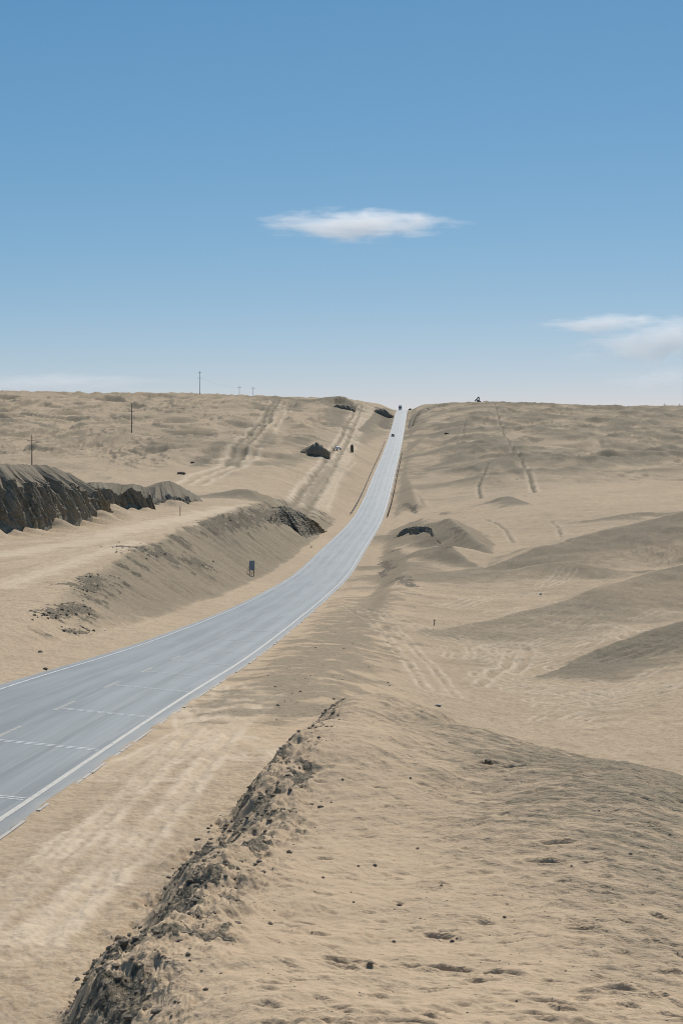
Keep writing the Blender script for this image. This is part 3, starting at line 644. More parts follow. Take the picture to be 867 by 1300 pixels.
outcrop('rock_outcrop', [(112,640,252),(140,641,258),(152,646,262),(176,644,265),(200,650,268)],
        [(112,612,262),(140,613,266),(160,615,268),(180,616,270),(196,622,272)],
        'middle dark rock outcrop between the tall cliff and a smaller lump', M_ROCK, cap=16, lean=1.5, amp=.8, nu=260, nv=80, sk=.8, gs=1.6, seed=8, ends=(.05, .1), capf=.66)
outcrop('rock_outcrop', [(190,640,280),(206,643,284),(224,648,286),(242,648,290),(268,641,300)],
        [(192,622,292),(208,612,296),(222,613,297),(240,623,300),(264,636,306)],
        'small dark rock lump beside a thin marker post at the end of the cliff row', M_ROCK, cap=14, lean=1.5, amp=.7, nu=220, nv=70, sk=.8, gs=1.5, seed=13, ends=(.1, .2), capf=.5)
outcrop('rock_outcrop', FT((336,660),(354,664),(372,671),(386,682),(400,679),(414,674)),
        [(340,654,312),(354,646,322),(362,642.5,328),(378,649,336),(396,660,346),(410,668,352)],
        'dark slanting rock crown at the end of the roadside cut bank', M_ROCK, cap=8, lean=1.0, amp=.9, nu=240, nv=80, sk=.9, gs=1.4, seed=21, ends=(.15, .15))
def lump(parts, label, mat, seed):
    """a weathered rock knoll: overlapping craggy masses (column, row of its foot, width, depth, height in metres)"""
    Vs, Fs, o = [], [], 0; org = at(parts[0][0], parts[0][1])
    for k_, (px, py, w_, d_, h_) in enumerate(parts):
        q_ = at(px, py); p = Vector(((px-CX)/F*org.y, org.y+max(-2.5, min(2.5, q_.y-org.y)), 0)); vs, fs = rock_verts(1, seed+k_, 1.0, 5)
        n1 = ridged(vs[:, 0]*2.2+vs[:, 2]+seed, vs[:, 1]*1.2+vs[:, 2]*.6, 4, seed)-.5; n2 = fbm(vs[:, 0]*6+k_, vs[:, 1]*6+vs[:, 2]*5, 3, seed+3)
        vs = vs*(1+.17*n1+.035*n2)[:, None]; vs[:, 2] = np.sign(vs[:, 2])*np.abs(vs[:, 2])**.85
        Vs.append(vs*np.array([w_/2, d_/2, h_])+np.array([p.x-org.x, p.y+d_*.35-org.y, gnd(p.x, p.y+d_*.35)-h_*.12-org.z])); Fs += [tuple(q+o for q in f) for f in fs]; o += len(vs)
    ob = link_mesh('rock_outcrop', np.concatenate(Vs), Fs, mat); md_ = ob.modifiers.new('weld', 'REMESH'); md_.mode = 'VOXEL'; md_.voxel_size = .22
    me_ = bpy.data.meshes.new_from_object(ob.evaluated_get(bpy.context.evaluated_depsgraph_get())); ob.modifiers.clear(); ob.data = me_
    if not me_.materials: me_.materials.append(mat)
    ob.location = org
    return tag(ob, label, 'rock outcrop')
lump([(403,578,8.0,9,6.0),(397,575,8,8,4.4),(411,577,5,6,3.4)], 'lone dark pointed rock hump beside the sandy track, next to a white pickup', M_KNOLL, 31)
lump([(443,521,9,12,6.0),(437,519.5,9,14,6.2),(431,518,9,14,5.0)], 'dark rock knob breaking the skyline where the sandy track crests', M_KNOLL, 44)
lump([(484,527,12,16,4.6),(489,526,10,16,4.6)], 'dark cut rock face beside the road just below its crest, opposite a thin dark ledge', M_KNOLL, 57)
outcrop('rock_outcrop', FT((522,543),(525,535),(531,527),(545,521),(566,514.5)),
        [(523,540,1000),(527,528,1095),(534,521,1145),(548,515,1200),(572,511.3,1240)],
        'thin dark rock ledge curving up from the road to the skyline', M_ROCK, cap=5, lean=.9, amp=1.3, nu=140, nv=30, sk=.4, gs=4, seed=47, ends=(.1, .3))
_ft = FT((500,683),(511,680),(520,677),(531,678),(542,677),(550,681),(560,690))
outcrop('rock_outcrop', _ft, [(a, b, f[2]+1.6) for (a, b), f in zip(((501,680),(511,672.5),(521,669),(532,668.5),(543,669),(550,674),(560,687)), _ft)],
        'curved black rock ledge set in the sandy roadside mound', M_ROCK, cap=3.5, lean=.6, amp=.55, nu=200, nv=40, sk=.2, gs=.9, seed=53, bury=.8, ends=(.2, .25))
outcrop('rock_outcrop', FT((686,523.5),(692,524),(697,524),(705,522)), [(690,519.5,1190),(695,518,1192),(700,518,1192),(705,520,1190)],
        'small dark rock sticking out just under the open skyline', M_ROCK2, cap=10, lean=1., amp=.8, nu=50, nv=20, seed=59, gs=3)

# ------------------------------------------------------------------ loose stones
M_STONE = plain('dark stone', (.145, .118, .083), .9, dirt=.8, scale=6, dcol=(.30, .235, .16)); M_PALE = plain('pale stone', (.60, .54, .46), .9, dirt=.5, scale=6)
protos = [rock_verts(1, 100+i, .75, 1) for i in range(8)]
def rubble(name, n, where, mat):
    Vs, Fs, o = [], [], 0
    for i in range(n):
        w = where()
        if w is None: continue
        x, y, r = w; vs, fs = protos[random.randrange(8)]; a = random.uniform(0, 6.28); ca, sa = math.cos(a), math.sin(a)
        z = gnd(x, y)+r*.12; q = vs*r; Vs.append(np.stack([q[:, 0]*ca-q[:, 1]*sa+x, q[:, 0]*sa+q[:, 1]*ca+y, q[:, 2]+z], 1)); Fs += [tuple(k+o for k in f) for f in fs]; o += len(vs)
    return link_mesh(name, np.concatenate(Vs), Fs, mat)
def in_scarp():
    y = 15+48*random.random()**1.0; x0 = np.interp(y, scl[:, 1], scl[:, 0]); x1 = np.interp(y, sct[:, 1], sct[:, 0])
    u_ = random.betavariate(1.3, 2.2)*1.3-.16; x = x0+(x1-x0)*u_
    if bil(rock, x, y) < random.uniform(-.25, .5): return None
    return x, y, .010+.075*random.random()**4.0
tag(rubble('scarp_rubble', 6500, in_scarp, M_STONE), kind='stuff')
def in_bank():
    px, py = random.choice([(60,781),(85,776),(105,770),(108,748),(126,733),(160,696),(190,702),(262,716),(300,660),(335,656),(98,800)])
    X, Y, Z = hit(px+random.gauss(0, 12), py+random.gauss(0, 4), ZT); 
    return (X, Y, .04+.15*random.random()**3) if lat_of(X, Y) < -HW-1 else None
tag(rubble('bank_rubble', 260, in_bank, M_STONE), kind='stuff')
def in_grit():
    px = random.uniform(340, 867); py = random.uniform(890, 1300); X, Y, Z = hit(px, py, ZT)
    return (X, Y, .006+.014*random.random()**3) if bil(mw, X, Y) > .7 and random.random() < .35+bil(gravel, X, Y) else None
tag(rubble('mound_grit', 1000, in_grit, M_STONE), kind='stuff')
def in_shoulder():
    px = random.uniform(340, 560); py = random.uniform(700, 930); X, Y, Z = hit(px, py, ZT, 60)
    return (X, Y, .02+.08*random.random()**4) if lat_of(X, Y) > HW+2 and bil(gravel, X, Y) > .3 else None
tag(rubble('shoulder_grit', 420, in_shoulder, M_STONE), kind='stuff')
sv, sf = rock_verts(1, 77, .8, 2); pebme = None
def stone(px, py, r, label, mat, name='stone', cat='stone', group=None, seed=77, flat=.7, sink=.25, ymin=9):
    p = at(px, py, ymin); vs, fs = rock_verts(r, seed, flat, 2); o = link_mesh(name, vs, fs, mat); o.location = (p.x, p.y, gnd(p.x, p.y)+r*flat*(1-2*sink)*.5); o.rotation_euler.z = random.uniform(0, 6)
    return tag(o, label, cat, group)
stone(619, 969, .14, 'larger of two dark clods half sunk in the mound near its far brow', M_STONE, seed=5)
stone(650, 974, .10, 'smaller of two dark clods half sunk in the mound near its far brow', M_STONE, seed=6)
stone(686, 755, .22, 'single whitish stone on the basin floor below the grey dunes', M_PALE, seed=8, ymin=64)
stone(567, 551, 1.6, 'flat dark boulder alone on the hillside across from the passing car', M_STONE, name='boulder', cat='boulder', seed=9)
stone(245, 588, .9, 'small black boulder on the sandy plain beside a track, above the grey mound', M_STONE, name='boulder', cat='boulder', seed=12)
stone(230, 602, 1.3, 'low dusty boulder on the sandy plain behind the row of rock outcrops', M_STONE, name='boulder', cat='boulder', seed=14, flat=.5)
stone(520.5, 520.5, 1.7, 'dark boulder at the road edge right on the crest', M_STONE, name='boulder', cat='boulder', seed=15)
stone(52, 828, .16, 'dark stone on the dusty verge by the far edge of the asphalt', M_STONE, seed=16)
stone(58, 850, .14, 'dark stone almost touching the painted edge line of the road', M_STONE, seed=17)
stone(132, 800, .17, 'pale flat stone below the cut bank beside the road', M_PALE, seed=18, flat=.4)
stone(395, 695, .25, 'small dark stone on the sandy verge below the slanting rock crown', M_STONE, seed=19)
pz = None
for i, (px, py) in enumerate([(473,917),(435,990),(521,988),(566,1012),(476,1099),(530,1078),(449,1146),(507,1150),(560,1125),(500,1196),(580,1192),(574,1196),(640,1165),(725,1100),(800,1085),(850,1060),(760,1030),(470,1225),(410,1115),(455,1100)]):
    p = at(px, py); r = .022+.025*((i*37) % 10)/10
    if pz is None:
        vs, fs = rock_verts(1, 33, .7, 2); pz = link_mesh('pebble', vs, fs, M_STONE); o = pz
    else:
        o = pz.copy(); COL.objects.link(o)
    o.scale = (r, r*.9, r); o.rotation_euler.z = i*1.3; o.location = (p.x, p.y, gnd(p.x, p.y)+r*.25)
    tag(o, 'dark pebble lying loose on the sandy mound', 'pebble', 'dark pebbles on the sandy mound')

# ------------------------------------------------------------------ roadside things
M_STEEL = plain('dusty dark steel', (.085, .083, .078), .7, .3, dirt=.5); M_RUST = plain('rusty steel', (.16, .10, .07), .85, dirt=.5); M_WOOD = plain('weathered timber', (.12, .105, .09), .9, dirt=.5, scale=5)
M_BLUE = plain('faded blue grey sign paint', (.22, .27, .30), .55, dirt=.5, scale=2, dcol=(.27, .26, .23)); M_RUBBER = plain('tyre rubber', (.025, .025, .025), .85); M_GLASS = plain('dark glass', (.02, .024, .028), .08, spec=.6, dirt=.1)
M_CARW = plain('white vehicle paint', (.72, .72, .70), .35, dirt=.25); M_CARD = plain('dark vehicle paint', (.05, .055, .06), .3, dirt=.3, dcol=(.12, .11, .1)); M_LAMP = plain('headlamp glass', (.6, .6, .6), .15); M_TAIL = plain('red lamp glass', (.35, .02, .02), .2)
M_GREEN = plain('blue green machine paint', (.055, .095, .10), .5, dirt=.4); M_DRUM = plain('galvanised steel', (.30, .31, .32), .5, .6); M_CER = plain('brown ceramic', (.12, .07, .05), .3)
M_CABLE = plain('bare cable', (.10, .10, .105), .5)

def utility_pole(px, Y, ytop, ybase, arms, label):
    X = (px-CX)/F*Y; zb_ = gnd(X, Y); H = CAMZ-(ytop-HY)/F*Y-zb_
    t = empty('utility_pole', (X, Y, zb_), 0, label=label, cat='utility pole', group='utility poles on the sandy plain')
    MB().bar((0, 0, -1), (0, 0, H), .20, .12, 12).build('pole', M_WOOD, t, smooth=False)
    for k, hgt in enumerate(arms):
        w = 1.5 if k == 0 else 1.2
        a = MB().beam((-w, .18, H-hgt), (w, .18, H-hgt), .12, .14).beam((0, .12, H-hgt-.9), (w*.7, .14, H-hgt-.1), .05, .05).beam((0, .12, H-hgt-.9), (-w*.7, .14, H-hgt-.1), .05, .05).build('crossarm', M_WOOD, t)
        for xx in (-w+.12, 0.0, w-.12):
            c = MB().bar((xx, .18, H-hgt+.07), (xx, .18, H-hgt+.22), .03, .03).bar((xx, .18, H-hgt+.22), (xx, .18, H-hgt+.42), .09, .05).build('insulator', M_CER, a)
    t['top'] = H; return t, Vector((X, Y, zb_+H))
p1 = utility_pole(41, 500, 552, 600, (1.9,), 'utility pole rising behind the tall furrowed cliff')
p2 = utility_pole(167.5, 672, 512, 556, (3.4,), 'utility pole standing on a low hump in the middle of the sandy plain')
p3 = utility_pole(254, 1160, 471, 504, (5.2, 1.2), 'tallest utility pole standing against the sky on the ridge')
p4 = utility_pole(304, 1290, 488.5, 504, (2.2,), 'short utility pole on the skyline, between the tallest pole and another short one')
p5 = utility_pole(321.5, 1330, 490.5, 505, (1.6,), 'short utility pole on the skyline, last of the ridge poles towards the road')
p6 = utility_pole(843, 1290, 512.3, 518, (1.,), 'tiny faint utility pole poking over the skyline, the one nearer the excavator')
p7 = utility_pole(862, 1310, 512.5, 518, (1.,), 'tiny faint utility pole poking over the skyline, the one farther from the excavator')
for o, _ in (p1, p2, p3, p4, p5, p6, p7): del o['top']
def cable(a, b, sag, label, r=.022):
    n = 28; pts = [a.lerp(b, i/n)+Vector((0, 0, -sag*4*(i/n)*(1-i/n))) for i in range(n+1)]
    m = MB()
    for q, w in zip(pts[:-1], pts[1:]): m.bar(q, w, r, r, 5)
    return tag(m.build('power_cable', M_CABLE), label, 'power cable', 'power cables strung between the poles')
off = Vector((0, .18, 0))
cable(p1[1]+off+Vector((1.38, 0, -1.5)), p2[1]+off+Vector((1.38, 0, -3.0)), 2.0, 'thin power cable from the cliff pole to the pole on the low hump')
cable(p2[1]+off+Vector((1.38, 0, -3.0)), p3[1]+off+Vector((1.38, 0, -4.8)), 5.0, 'thin power cable from the low hump pole up to the tallest pole')
cable(p3[1]+off+Vector((1.38, 0, -4.8)), p4[1]+off+Vector((1.38, 0, -1.8)), 2.5, 'thin power cable along the skyline between the tallest and a short pole')
cable(Vector((-190, 420, p1[1].z-2)), p1[1]+off+Vector((-1.38, 0, -1.5)), 2.5, 'thin power cable running from the cliff pole out of view')

# board on two legs with raking struts, back to the camera
p = at(320, 731); t = empty('roadside_sign', (p.x, p.y, gnd(p.x, p.y)), .55, label='blue grey board on two legs with thin struts on the road verge', cat='sign')
MB().box(-.42, .42, -.02, .02, .78, 2.1).build('sign_board', M_BLUE, t, bevel=.006)
for xx in (-.32, .32): MB().box(xx-.035, xx+.035, .022, .09, -.3, 2.0).build('leg', M_STEEL, t)
for xx in (-.32, .32): MB().bar((xx, .06, 1.5), (xx*1.5, 1.15, -.2), .022, .022, 6).build('strut', M_RUST, t)
for xx in (-.32, .32): MB().bar((xx, .06, 1.2), (xx-.75, -.5, -.2), .018, .018, 6).build('strut', M_RUST, t)
for zz in (1.0, 1.8): MB().box(-.40, .40, .021, .055, zz-.03, zz+.03).build('crossbar', M_STEEL, t)
# thin marker post
p = at(229, 655); t = empty('marker_post', (p.x, p.y, gnd(p.x, p.y)), .2, label='thin rusty marker post on the sandy bench in front of the small rock lump', cat='marker post')
MB().box(-.06, .06, -.05, .05, -.4, 1.6).build('post', M_RUST, t, bevel=.01); MB().box(-.07, .07, -.06, .06, 1.42, 1.62).build('cap', M_PALE, t, bevel=.01)
# stake in the basin
p = at(551, 794, 64); t = empty('stake', (p.x, p.y, gnd(p.x, p.y)), .4, label='short dark stake stuck in the sandy basin floor', cat='stake')
MB().bar((0, 0, -.15), (.03, 0, .42), .045, .035, 7).build('shaft', M_STEEL, t); MB().box(-.05, .08, -.05, .05, .40, .50).build('head', M_RUST, t, bevel=.01)
# crumpled bag
def crumple(px, py, r, label, mat, mat2):
    p = at(px, py, 62); vs, fs = rock_verts(r, 91, .5, 3)
    nn = fbm(vs[:, 0]/r*2, vs[:, 1]/r*2+vs[:, 2]/r, 3, 7); vs *= (1+.3*nn)[:, None]
    o = link_mesh('plastic_bag', vs, fs, mat); o.location = (p.x, p.y, gnd(p.x, p.y)+r*.25); tag(o, label, 'litter')
    v2 = [(r*.5, -r*.6, r*.05), (r*1.5, -r*.7, -.0), (r*1.45, -r*.1, .05*r), (r*.6, 0, r*.3)]
    MB().bar((r*.6, -r*.3, r*.05), (r*1.5, -r*.35, r*.0), r*.22, r*.12, 6).build('torn_flap', mat2, o)
M_BLACKP = plain('black plastic', (.02, .02, .022), .35); M_WHITEP = plain('white plastic', (.65, .65, .63), .5)
crumple(556, 897, .17, 'crumpled black plastic bag with a white flap behind the mound brow', M_BLACKP, M_WHITEP)

# guardrails
def guardrail(lat, ya, yb, label):
    y0 = .5*(ya+yb); x0 = x_of(lat, y0); z0 = road_z(np.clip(lat, -HW, HW), y0); t = empty('guardrail', (x0, y0, float(z0)), 0, label=label, cat='guardrail', group='steel guardrails along the climbing road')
    ys = np.arange(ya, yb+.1, 4.0); prof = [(0, .42), (.06, .47), (.06, .53), (0, .58), (.06, .63), (.06, .69), (0, .74)]; sgn = -1 if lat > 0 else 1
    Vs = []
    base = lambda y: max(float(road_z(np.clip(lat, -HW, HW), y)), gnd(x_of(lat, y), y)) if True else 0
    zz = np.array([base(y) for y in ys]); zz = np.convolve(np.pad(zz, 2, 'edge'), np.ones(5)/5, 'valid')
    for y, z in zip(ys, zz):
        for d, h in prof: Vs.append((x_of(lat, y)+sgn*d-x0, y-y0, z+h-z0))
        for d, h in reversed(prof): Vs.append((x_of(lat, y)+sgn*d-sgn*.02-x0, y-y0, z+h-z0))
    m = 2*len(prof); Fs = [(i*m+k, i*m+(k+1) % m, (i+1)*m+(k+1) % m, (i+1)*m+k) for i in range(len(ys)-1) for k in range(m)]
    link_mesh('rail', Vs, Fs, M_STEEL, t); pm = None
    for y, z in list(zip(ys, zz))[::1 if len(ys) < 95 else 2]:
        if pm is None: o = pm = MB().box(-.07, .07, -.06, .06, -.6, .72).build('post', M_STEEL, t)
        else: o = pm.copy(); COL.objects.link(o); o.parent = t
        o.location = (x_of(lat, y)-sgn*.10-x0, y-y0, z-z0)
guardrail(-HW-1.05, 448, 880, 'dark steel guardrail on the side of the track with the white pickup')
guardrail(HW+.95, 436, 778, 'dark steel guardrail on the side of the black rock ledge mound')

# vehicles
def wheels(t, pts, r, w):
    for x, y in pts:
        wh = MB().bar((x-w/2, y, r), (x+w/2, y, r), r, r, 18).build('wheel', M_RUBBER, t)
        s = 1 if x > 0 else -1; MB().bar((x+s*w/2, y, r), (x+s*(w/2+.02), y, r), r*.6, r*.5, 14).build('rim', M_DRUM, wh)
def car(loc, rz, label, mat, kind):
    t = empty('parked_pickup' if kind == 'pickup' else 'car', loc, rz, label=label, cat='pickup' if kind == 'pickup' else 'car')
    if kind == 'car':             # nose towards -y
        body = [(-2.2, .35), (-2.25, .6), (-2.1, .78), (-1.1, .95), (1.5, 1.0), (2.15, .95), (2.25, .6), (2.2, .35)]
        cab = [(-1.05, .95), (-.35, 1.42), (.9, 1.46), (1.7, 1.0)]
    else:
        body = [(-2.6, .5), (-2.65, .8), (-2.5, 1.02), (-1.4, 1.12), (2.6, 1.15), (2.65, .6), (2.6, .5)]
        cab = [(-1.45, 1.12), (-.75, 1.75), (.5, 1.8), (.75, 1.15)]
    MB().prism(body, -.9, .9).build('body', mat, t, bevel=.05)
    MB().prism(cab, -.76, .76).build('cabin', mat, t, bevel=.05)
    g = [(y*.0+y, z) for y, z in cab]
    # glazing set a few millimetres proud
    def pane(a, b, inset, name):
        y0, z0 = a; y1, z1 = b; nrm = Vector((0, z1-z0, -(y1-y0))).normalized(); nrm = -nrm if nrm.z < 0 else nrm
        q = [Vector((s*x, y0+(y1-y0)*f, z0+(z1-z0)*f))+nrm*h for h in (.005, .02) for x, s, f in ((.66, -1, .12), (.66, 1, .12), (.62, 1, .88), (.62, -1, .88))]
        link_mesh(name, q, [(3, 2, 1, 0), (4, 5, 6, 7)]+[(k, (k+1) % 4, 4+(k+1) % 4, 4+k) for k in range(4)], M_GLASS, t)
    pane(cab[0], cab[1], .1, 'windscreen'); pane(cab[3], cab[2], .1, 'rear_window')
    for s in (-1, 1):
        yy = [(cab[0][0]+.35, cab[0][1]+.08), (cab[1][0]+.05, cab[1][1]-.08), (cab[2][0]-.05, cab[2][1]-.08), (cab[3][0]-.25, cab[3][1]+.08)]
        MB().prism(yy, s*.765, s*.785).build('side_window', M_GLASS, t)
        z = .68 if kind == 'car' else .9; y = body[1][0]
        MB().box(s*.55-.17, s*.55+.17, y-.03, y+.10, z-.08, z+.08).build('headlight', M_LAMP, t, bevel=.02)
        MB().box(s*.62-.15, s*.62+.15, -y-.12, -y+.03, z-.0, z+.16).build('tail_lamp', M_TAIL, t, bevel=.02)
        MB().box(s*.9-.02 if s > 0 else s*.9-.18, s*.9+.18 if s > 0 else s*.9+.02, cab[0][0]+.25, cab[0][0]+.36, cab[0][1]+.05, cab[0][1]+.2).build('wing_mirror', mat, t, bevel=.02)
    MB().box(-.86, .86, body[0][0]-.10, body[0][0]+.1, .36 if kind == 'car' else .5, .56 if kind == 'car' else .72).build('bumper', M_RUBBER, t, bevel=.03)
    if kind == 'pickup': MB().box(-.78, .78, .95, 2.5, 1.12, 1.165).build('load_bed', M_RUBBER, t)
    r = .33 if kind == 'car' else .40; wb = 1.35 if kind == 'car' else 1.6
    wheels(t, [(s*.82, y) for s in (-1, 1) for y in (-wb, wb)], r, .22); return t
Yc = 930.; Xc = x_of(-1.9, Yc)
car((Xc, Yc, float(road_z(-1.9, Yc))), -math.atan(RB)+math.pi*0, 'dark car driving down the road towards the valley', M_CARD, 'car')
p = at(428, 572); car((p.x, p.y, gnd(p.x, p.y)+.05), .45, 'white pickup stopped on the sandy track beside the pointed rock hump', M_CARW, 'pickup')
# lorry coming over the crest
Yl = 1262.; t = empty('lorry', (x_of(-1.9, Yl), Yl, float(road_z(-1.9, Yl))), -math.atan(RB), label='white lorry with a dark windscreen coming over the road crest', cat='lorry')
MB().prism([(-3.2, .7), (-3.25, 2.0), (-2.95, 3.1), (-1.2, 3.2), (-1.2, .7)], -1.24, 1.24).build('cab', M_CARW, t, bevel=.06)
MB().box(-1.10, 1.10, -3.32, -3.18, 1.95, 2.85).build('windscreen', M_GLASS, t, bevel=.02); MB().box(-1.24, 1.24, -3.45, -3.2, .45, 1.0).build('bumper', M_CARD, t, bevel=.04)
MB().box(-1.28, 1.28, -1.0, 6.0, 1.1, 3.9).build('cargo_box', M_CARW, t, bevel=.04); MB().box(-.5, .5, -3.0, 6.0, .65, 1.05).build('chassis', M_STEEL, t)
for s in (-1, 1):
    MB().box(s*.9-.2, s*.9+.2, -3.5, -3.4, .75, .95).build('headlight', M_LAMP, t); MB().box(s*1.36-.09, s*1.36+.09, -3.2, -3.1, 1.9, 2.5).build('wing_mirror', M_RUBBER, t, bevel=.02)
wheels(t, [(s*1.05, y) for s in (-1, 1) for y in (-2.3, 3.4, 4.7)], .5, .32)
# upright dark slab of rock at the track
p = at(447, 574); vs, fs = rock_verts(1, 63, 1.0, 3); vs = vs*np.array([.75, .7, 2.3]); o = link_mesh('standing_rock', vs, fs, M_STONE); o.location = (p.x, p.y, gnd(p.x, p.y)+1.3); tag(o, 'dark upright rock standing by the track across from the white pickup', 'rock')

# excavator working behind the skyline
Ye = 1345.; Xe = (606.5-CX)/F*Ye; ze = gnd(Xe, Ye)
t = empty('excavator', (Xe+.5, Ye, ze), 0, label='excavator with its arm raised above the skyline', cat='excavator')
for s in (-1, 1):
    o = [( -1.9, .0), (-2.2, .3), (-2.1, .75), (-1.8, .95), (1.8, .95), (2.1, .75), (2.2, .3), (1.9, 0)]
    m = MB(); i0 = len(m.v); m.prism(o, s*1.2-.3, s*1.2+.3); m.v = [(y, x, z) for x, y, z in m.v]; m.build('track', M_RUBBER, t, bevel=.04)
MB().box(-.9, .9, -.9, .9, .6, 1.1).build('undercarriage', M_STEEL, t); MB().box(-1.5, 1.9, -1.3, 1.3, 1.12, 2.2).build('engine_house', M_GREEN, t, bevel=.08)
cb = MB().box(-1.6, -.2, -1.3, -.3, 2.2, 3.2).build('cab', M_GREEN, t, bevel=.06); MB().box(-1.62, -1.605, -1.2, -.4, 2.35, 3.05).build('window', M_GLASS, cb); MB().box(-1.45, -.35, -1.325, -1.305, 2.35, 3.05).build('window', M_GLASS, cb)
top_z = CAMZ-(503.8-HY)/F*Ye-ze
MB().beam((-.3, .2, 2.0), (.9, .2, top_z-2.6), .55, .8).beam((.9, .2, top_z-2.6), (.2, .2, top_z), .5, .65).build('boom', M_GREEN, t)
MB().beam((.3, .2, top_z+.1), (-3.2, .2, top_z-3.7), .6, .85).build('stick', M_GREEN, t)
MB().prism([(-.6, top_z-3.6), (-.6, top_z-4.8), (.2, top_z-5.1), (.6, top_z-4.4), (.3, top_z-3.6)], -.6, .6).build('bucket', M_STEEL, t); bk = t.children[-1]
bk.rotation_euler.z = math.pi/2; bk.location = (-3.3, .2, 0)
MB().bar((-.2, .2, 2.6), (.2, .2, top_z-2.4), .12, .1).bar((.2, .2, top_z-1.7), (-1.6, .2, top_z-1.7), .1, .1).build('hydraulic_ram', M_DRUM, t)

# ------------------------------------------------------------------ clouds: thin drifts of vapour several kilometres off
def cloud(px, py, w_px, h_px, D, label, dens, seed, shear=0., tail=1):
    c = Vector(((px-CX)/F*D, D, CAMZ-(py-HY)/F*D)); w = w_px/F*D/2; h = h_px/F*D/2; d = w*.36
    nu, nv = 48, 20; Vs = []
    for j in range(nv+1):
        ph = math.pi*j/nv
        for i in range(nu):
            th = 2*math.pi*i/nu; x = math.cos(th)*math.sin(ph); y = math.sin(th)*math.sin(ph); z = math.cos(ph)
            taper = 1.0-.55*max(0, x*tail)**1.5; k_ = 1+.12*math.sin(5*th+seed)+.10*math.sin(3*ph+2*th+seed*2)
            Vs.append((x*w, y*d*k_*taper, (z*k_*taper+shear*x)*h))
    Fs = [(j*nu+i, j*nu+(i+1) % nu, (j+1)*nu+(i+1) % nu, (j+1)*nu+i) for j in range(nv) for i in range(nu)]
    m = bpy.data.materials.new('cloud vapour'); m.use_nodes = True; nt = m.node_tree; nt.nodes.remove(nt.nodes['Principled BSDF']); n = N(nt)
    out = nt.nodes['Material Output']; pv = n.add('ShaderNodeVolumePrincipled'); n.link(pv.outputs[0], out.inputs['Volume'])
    tcn = n.add('ShaderNodeTexCoord').outputs['Object']; unit = n.vmul(tcn, (1/w, 1/d, 1/h))
    sp = n.add('ShaderNodeSeparateXYZ'); n.link(unit, sp.inputs[0])
    sx, sz = sp.outputs[0], n.math('SUBTRACT', sp.outputs[2], n.math('MULTIPLY', sp.outputs[0], shear))
    nz_ = n.noise(n.vmul(unit, (2.2, 1.2, 1.1)), 1.6, 6, .62, .6); wisp = n.noise(n.vmul(unit, (1.2, 1.0, 4.5)), 1.3, 5, .6, 1.2)
    tp = n.math('SUBTRACT', 1.0, n.math('MULTIPLY', n.math('POWER', n.math('MAXIMUM', n.math('MULTIPLY', sx, tail), 0.0), 1.5), .5))
    r2 = n.math('ADD', n.math('ADD', n.math('MULTIPLY', sx, sx), n.math('POWER', sp.outputs[1], 2.0)), n.math('POWER', n.math('DIVIDE', sz, tp), 2.0))
    body = n.math('SUBTRACT', 1.0, n.math('SQRT', r2))
    f = n.math('ADD', n.math('MULTIPLY', body, 1.1), n.math('ADD', n.math('MULTIPLY', n.math('SUBTRACT', nz_, .5), 1.8), n.math('MULTIPLY', n.math('SUBTRACT', wisp, .5), .9)))
    den = n.math('MULTIPLY', n.math('MULTIPLY', n.ramp(f, .22, .95), n.ramp(body, 0., .25)), dens)
    n.link(den, pv.inputs['Density']); pv.inputs['Color'].default_value = (1, 1, 1, 1); pv.inputs['Anisotropy'].default_value = .3
    try: m.cycles.volume_step_rate = .35
    except Exception: pass
    o = link_mesh('cloud', Vs, Fs, m); o.location = c; bmx = bmesh.new(); bmx.from_mesh(o.data); bmesh.ops.remove_doubles(bmx, verts=bmx.verts, dist=.5); bmesh.ops.recalc_face_normals(bmx, faces=bmx.faces); bmx.to_mesh(o.data); bmx.free()
    return tag(o, label, 'cloud')
CLOUDS = True
if CLOUDS:
    cloud(458, 285, 320, 56, 6000, 'long white wispy cloud floating alone above the road', .012, 1)
    cloud(764, 411, 215, 36, 7000, 'slim feathery cloud streak just above a broader cloud', .010, 4, shear=.25, tail=-1)
    cloud(842, 432, 300, 84, 7000, 'broad soft cloud below the slim feathery streak', .0072, 7, shear=.45, tail=-1)
    cloud(845, 483, 220, 56, 8000, 'faint low cloud veil just over the sandy skyline', .0034, 10, shear=.2, tail=-1)
    cloud(60, 487, 420, 40, 9000, 'pale flat cloud veil resting over the ridge with the tallest pole', .0034, 12, tail=1)

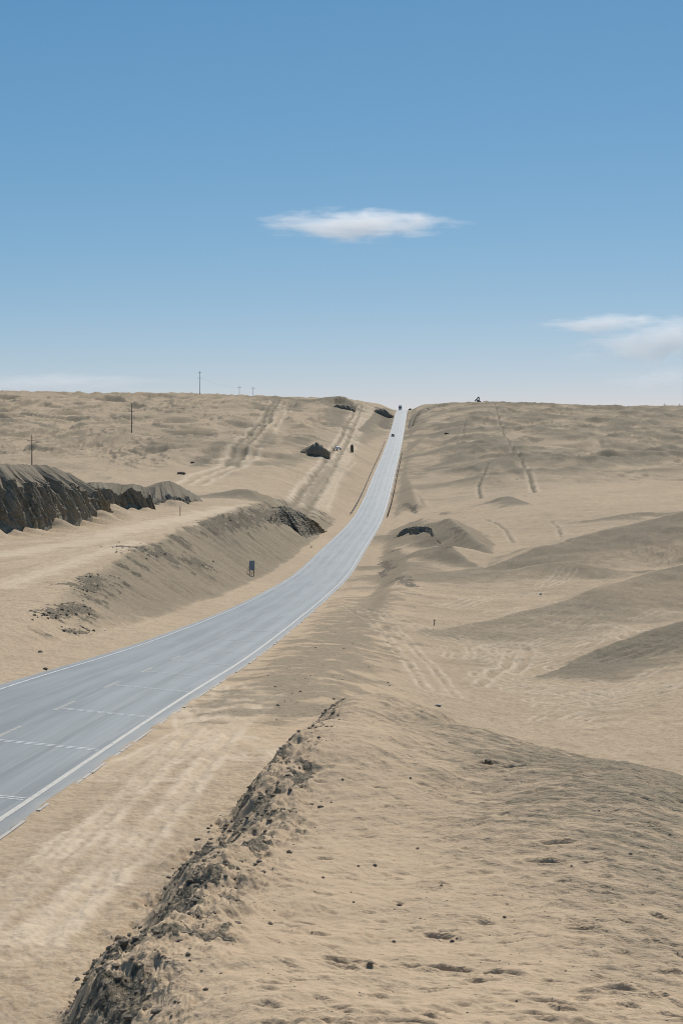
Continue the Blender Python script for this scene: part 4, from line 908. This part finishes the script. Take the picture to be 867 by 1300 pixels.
# ------------------------------------------------------------------ light
EL, AZ = math.radians(49), math.radians(16)       # the sun stands high ahead of the camera, a little to the side of the basin
w = bpy.data.worlds.new('World'); S.world = w; w.use_nodes = True; nt = w.node_tree; n = N(nt)
sky = n.add('ShaderNodeTexSky', sky_type='NISHITA', sun_disc=False, sun_elevation=EL, sun_rotation=AZ, altitude=2600, air_density=1.0, dust_density=.6, ozone_density=1.6)
bg = nt.nodes['Background']; sc_ = n.add('ShaderNodeSeparateColor'); n.link(n.vmul(sky.outputs[0], (.1, .1, .1)), sc_.inputs[0]); cc_ = n.add('ShaderNodeCombineColor')
for k_, (g_, m_) in enumerate(((1.22, .725), (.76, .632), (.61, .69))): n.link(n.math('MULTIPLY', n.math('POWER', sc_.outputs[k_], g_), m_*10), cc_.inputs[k_])   # dry high-altitude air: a steel blue sky
n.link(cc_.outputs[0], bg.inputs[0]); bg.inputs[1].default_value = .10
sd = Vector((math.sin(AZ)*math.cos(EL), math.cos(AZ)*math.cos(EL), math.sin(EL)))
L = bpy.data.lights.new('sun', 'SUN'); L.energy = 4.35; L.angle = math.radians(.53); L.color = (1, .955, .89)
lo_ = bpy.data.objects.new('sun', L); COL.objects.link(lo_); lo_.rotation_euler = sd.to_track_quat('Z', 'Y').to_euler(); lo_.location = (0, 0, 200)

# ------------------------------------------------------------------ camera
cam = bpy.data.cameras.new('camera'); co = bpy.data.objects.new('camera', cam); COL.objects.link(co); S.camera = co
co.location = (0, 0, CAMZ); co.rotation_euler = (math.pi/2, 0, 0)
cam.sensor_fit = 'VERTICAL'; cam.sensor_height = 36; cam.lens = 36*F/1300; cam.shift_y = -(650-HY)/1300; cam.shift_x = 0
cam.clip_start = .5; cam.clip_end = 20000
S.view_settings.view_transform = 'Standard'; S.view_settings.look = 'None'; S.view_settings.exposure = 0.0; S.view_settings.gamma = 1
S.view_settings.use_curve_mapping = False
S.cycles.max_bounces = 6; S.cycles.diffuse_bounces = 3; S.cycles.volume_bounces = 3; S.cycles.use_adaptive_sampling = False; S.cycles.use_denoising = True; S.cycles.filter_width = 1.0; S.cycles.denoising_input_passes = 'RGB_ALBEDO_NORMAL'; S.cycles.denoising_prefilter = 'ACCURATE'
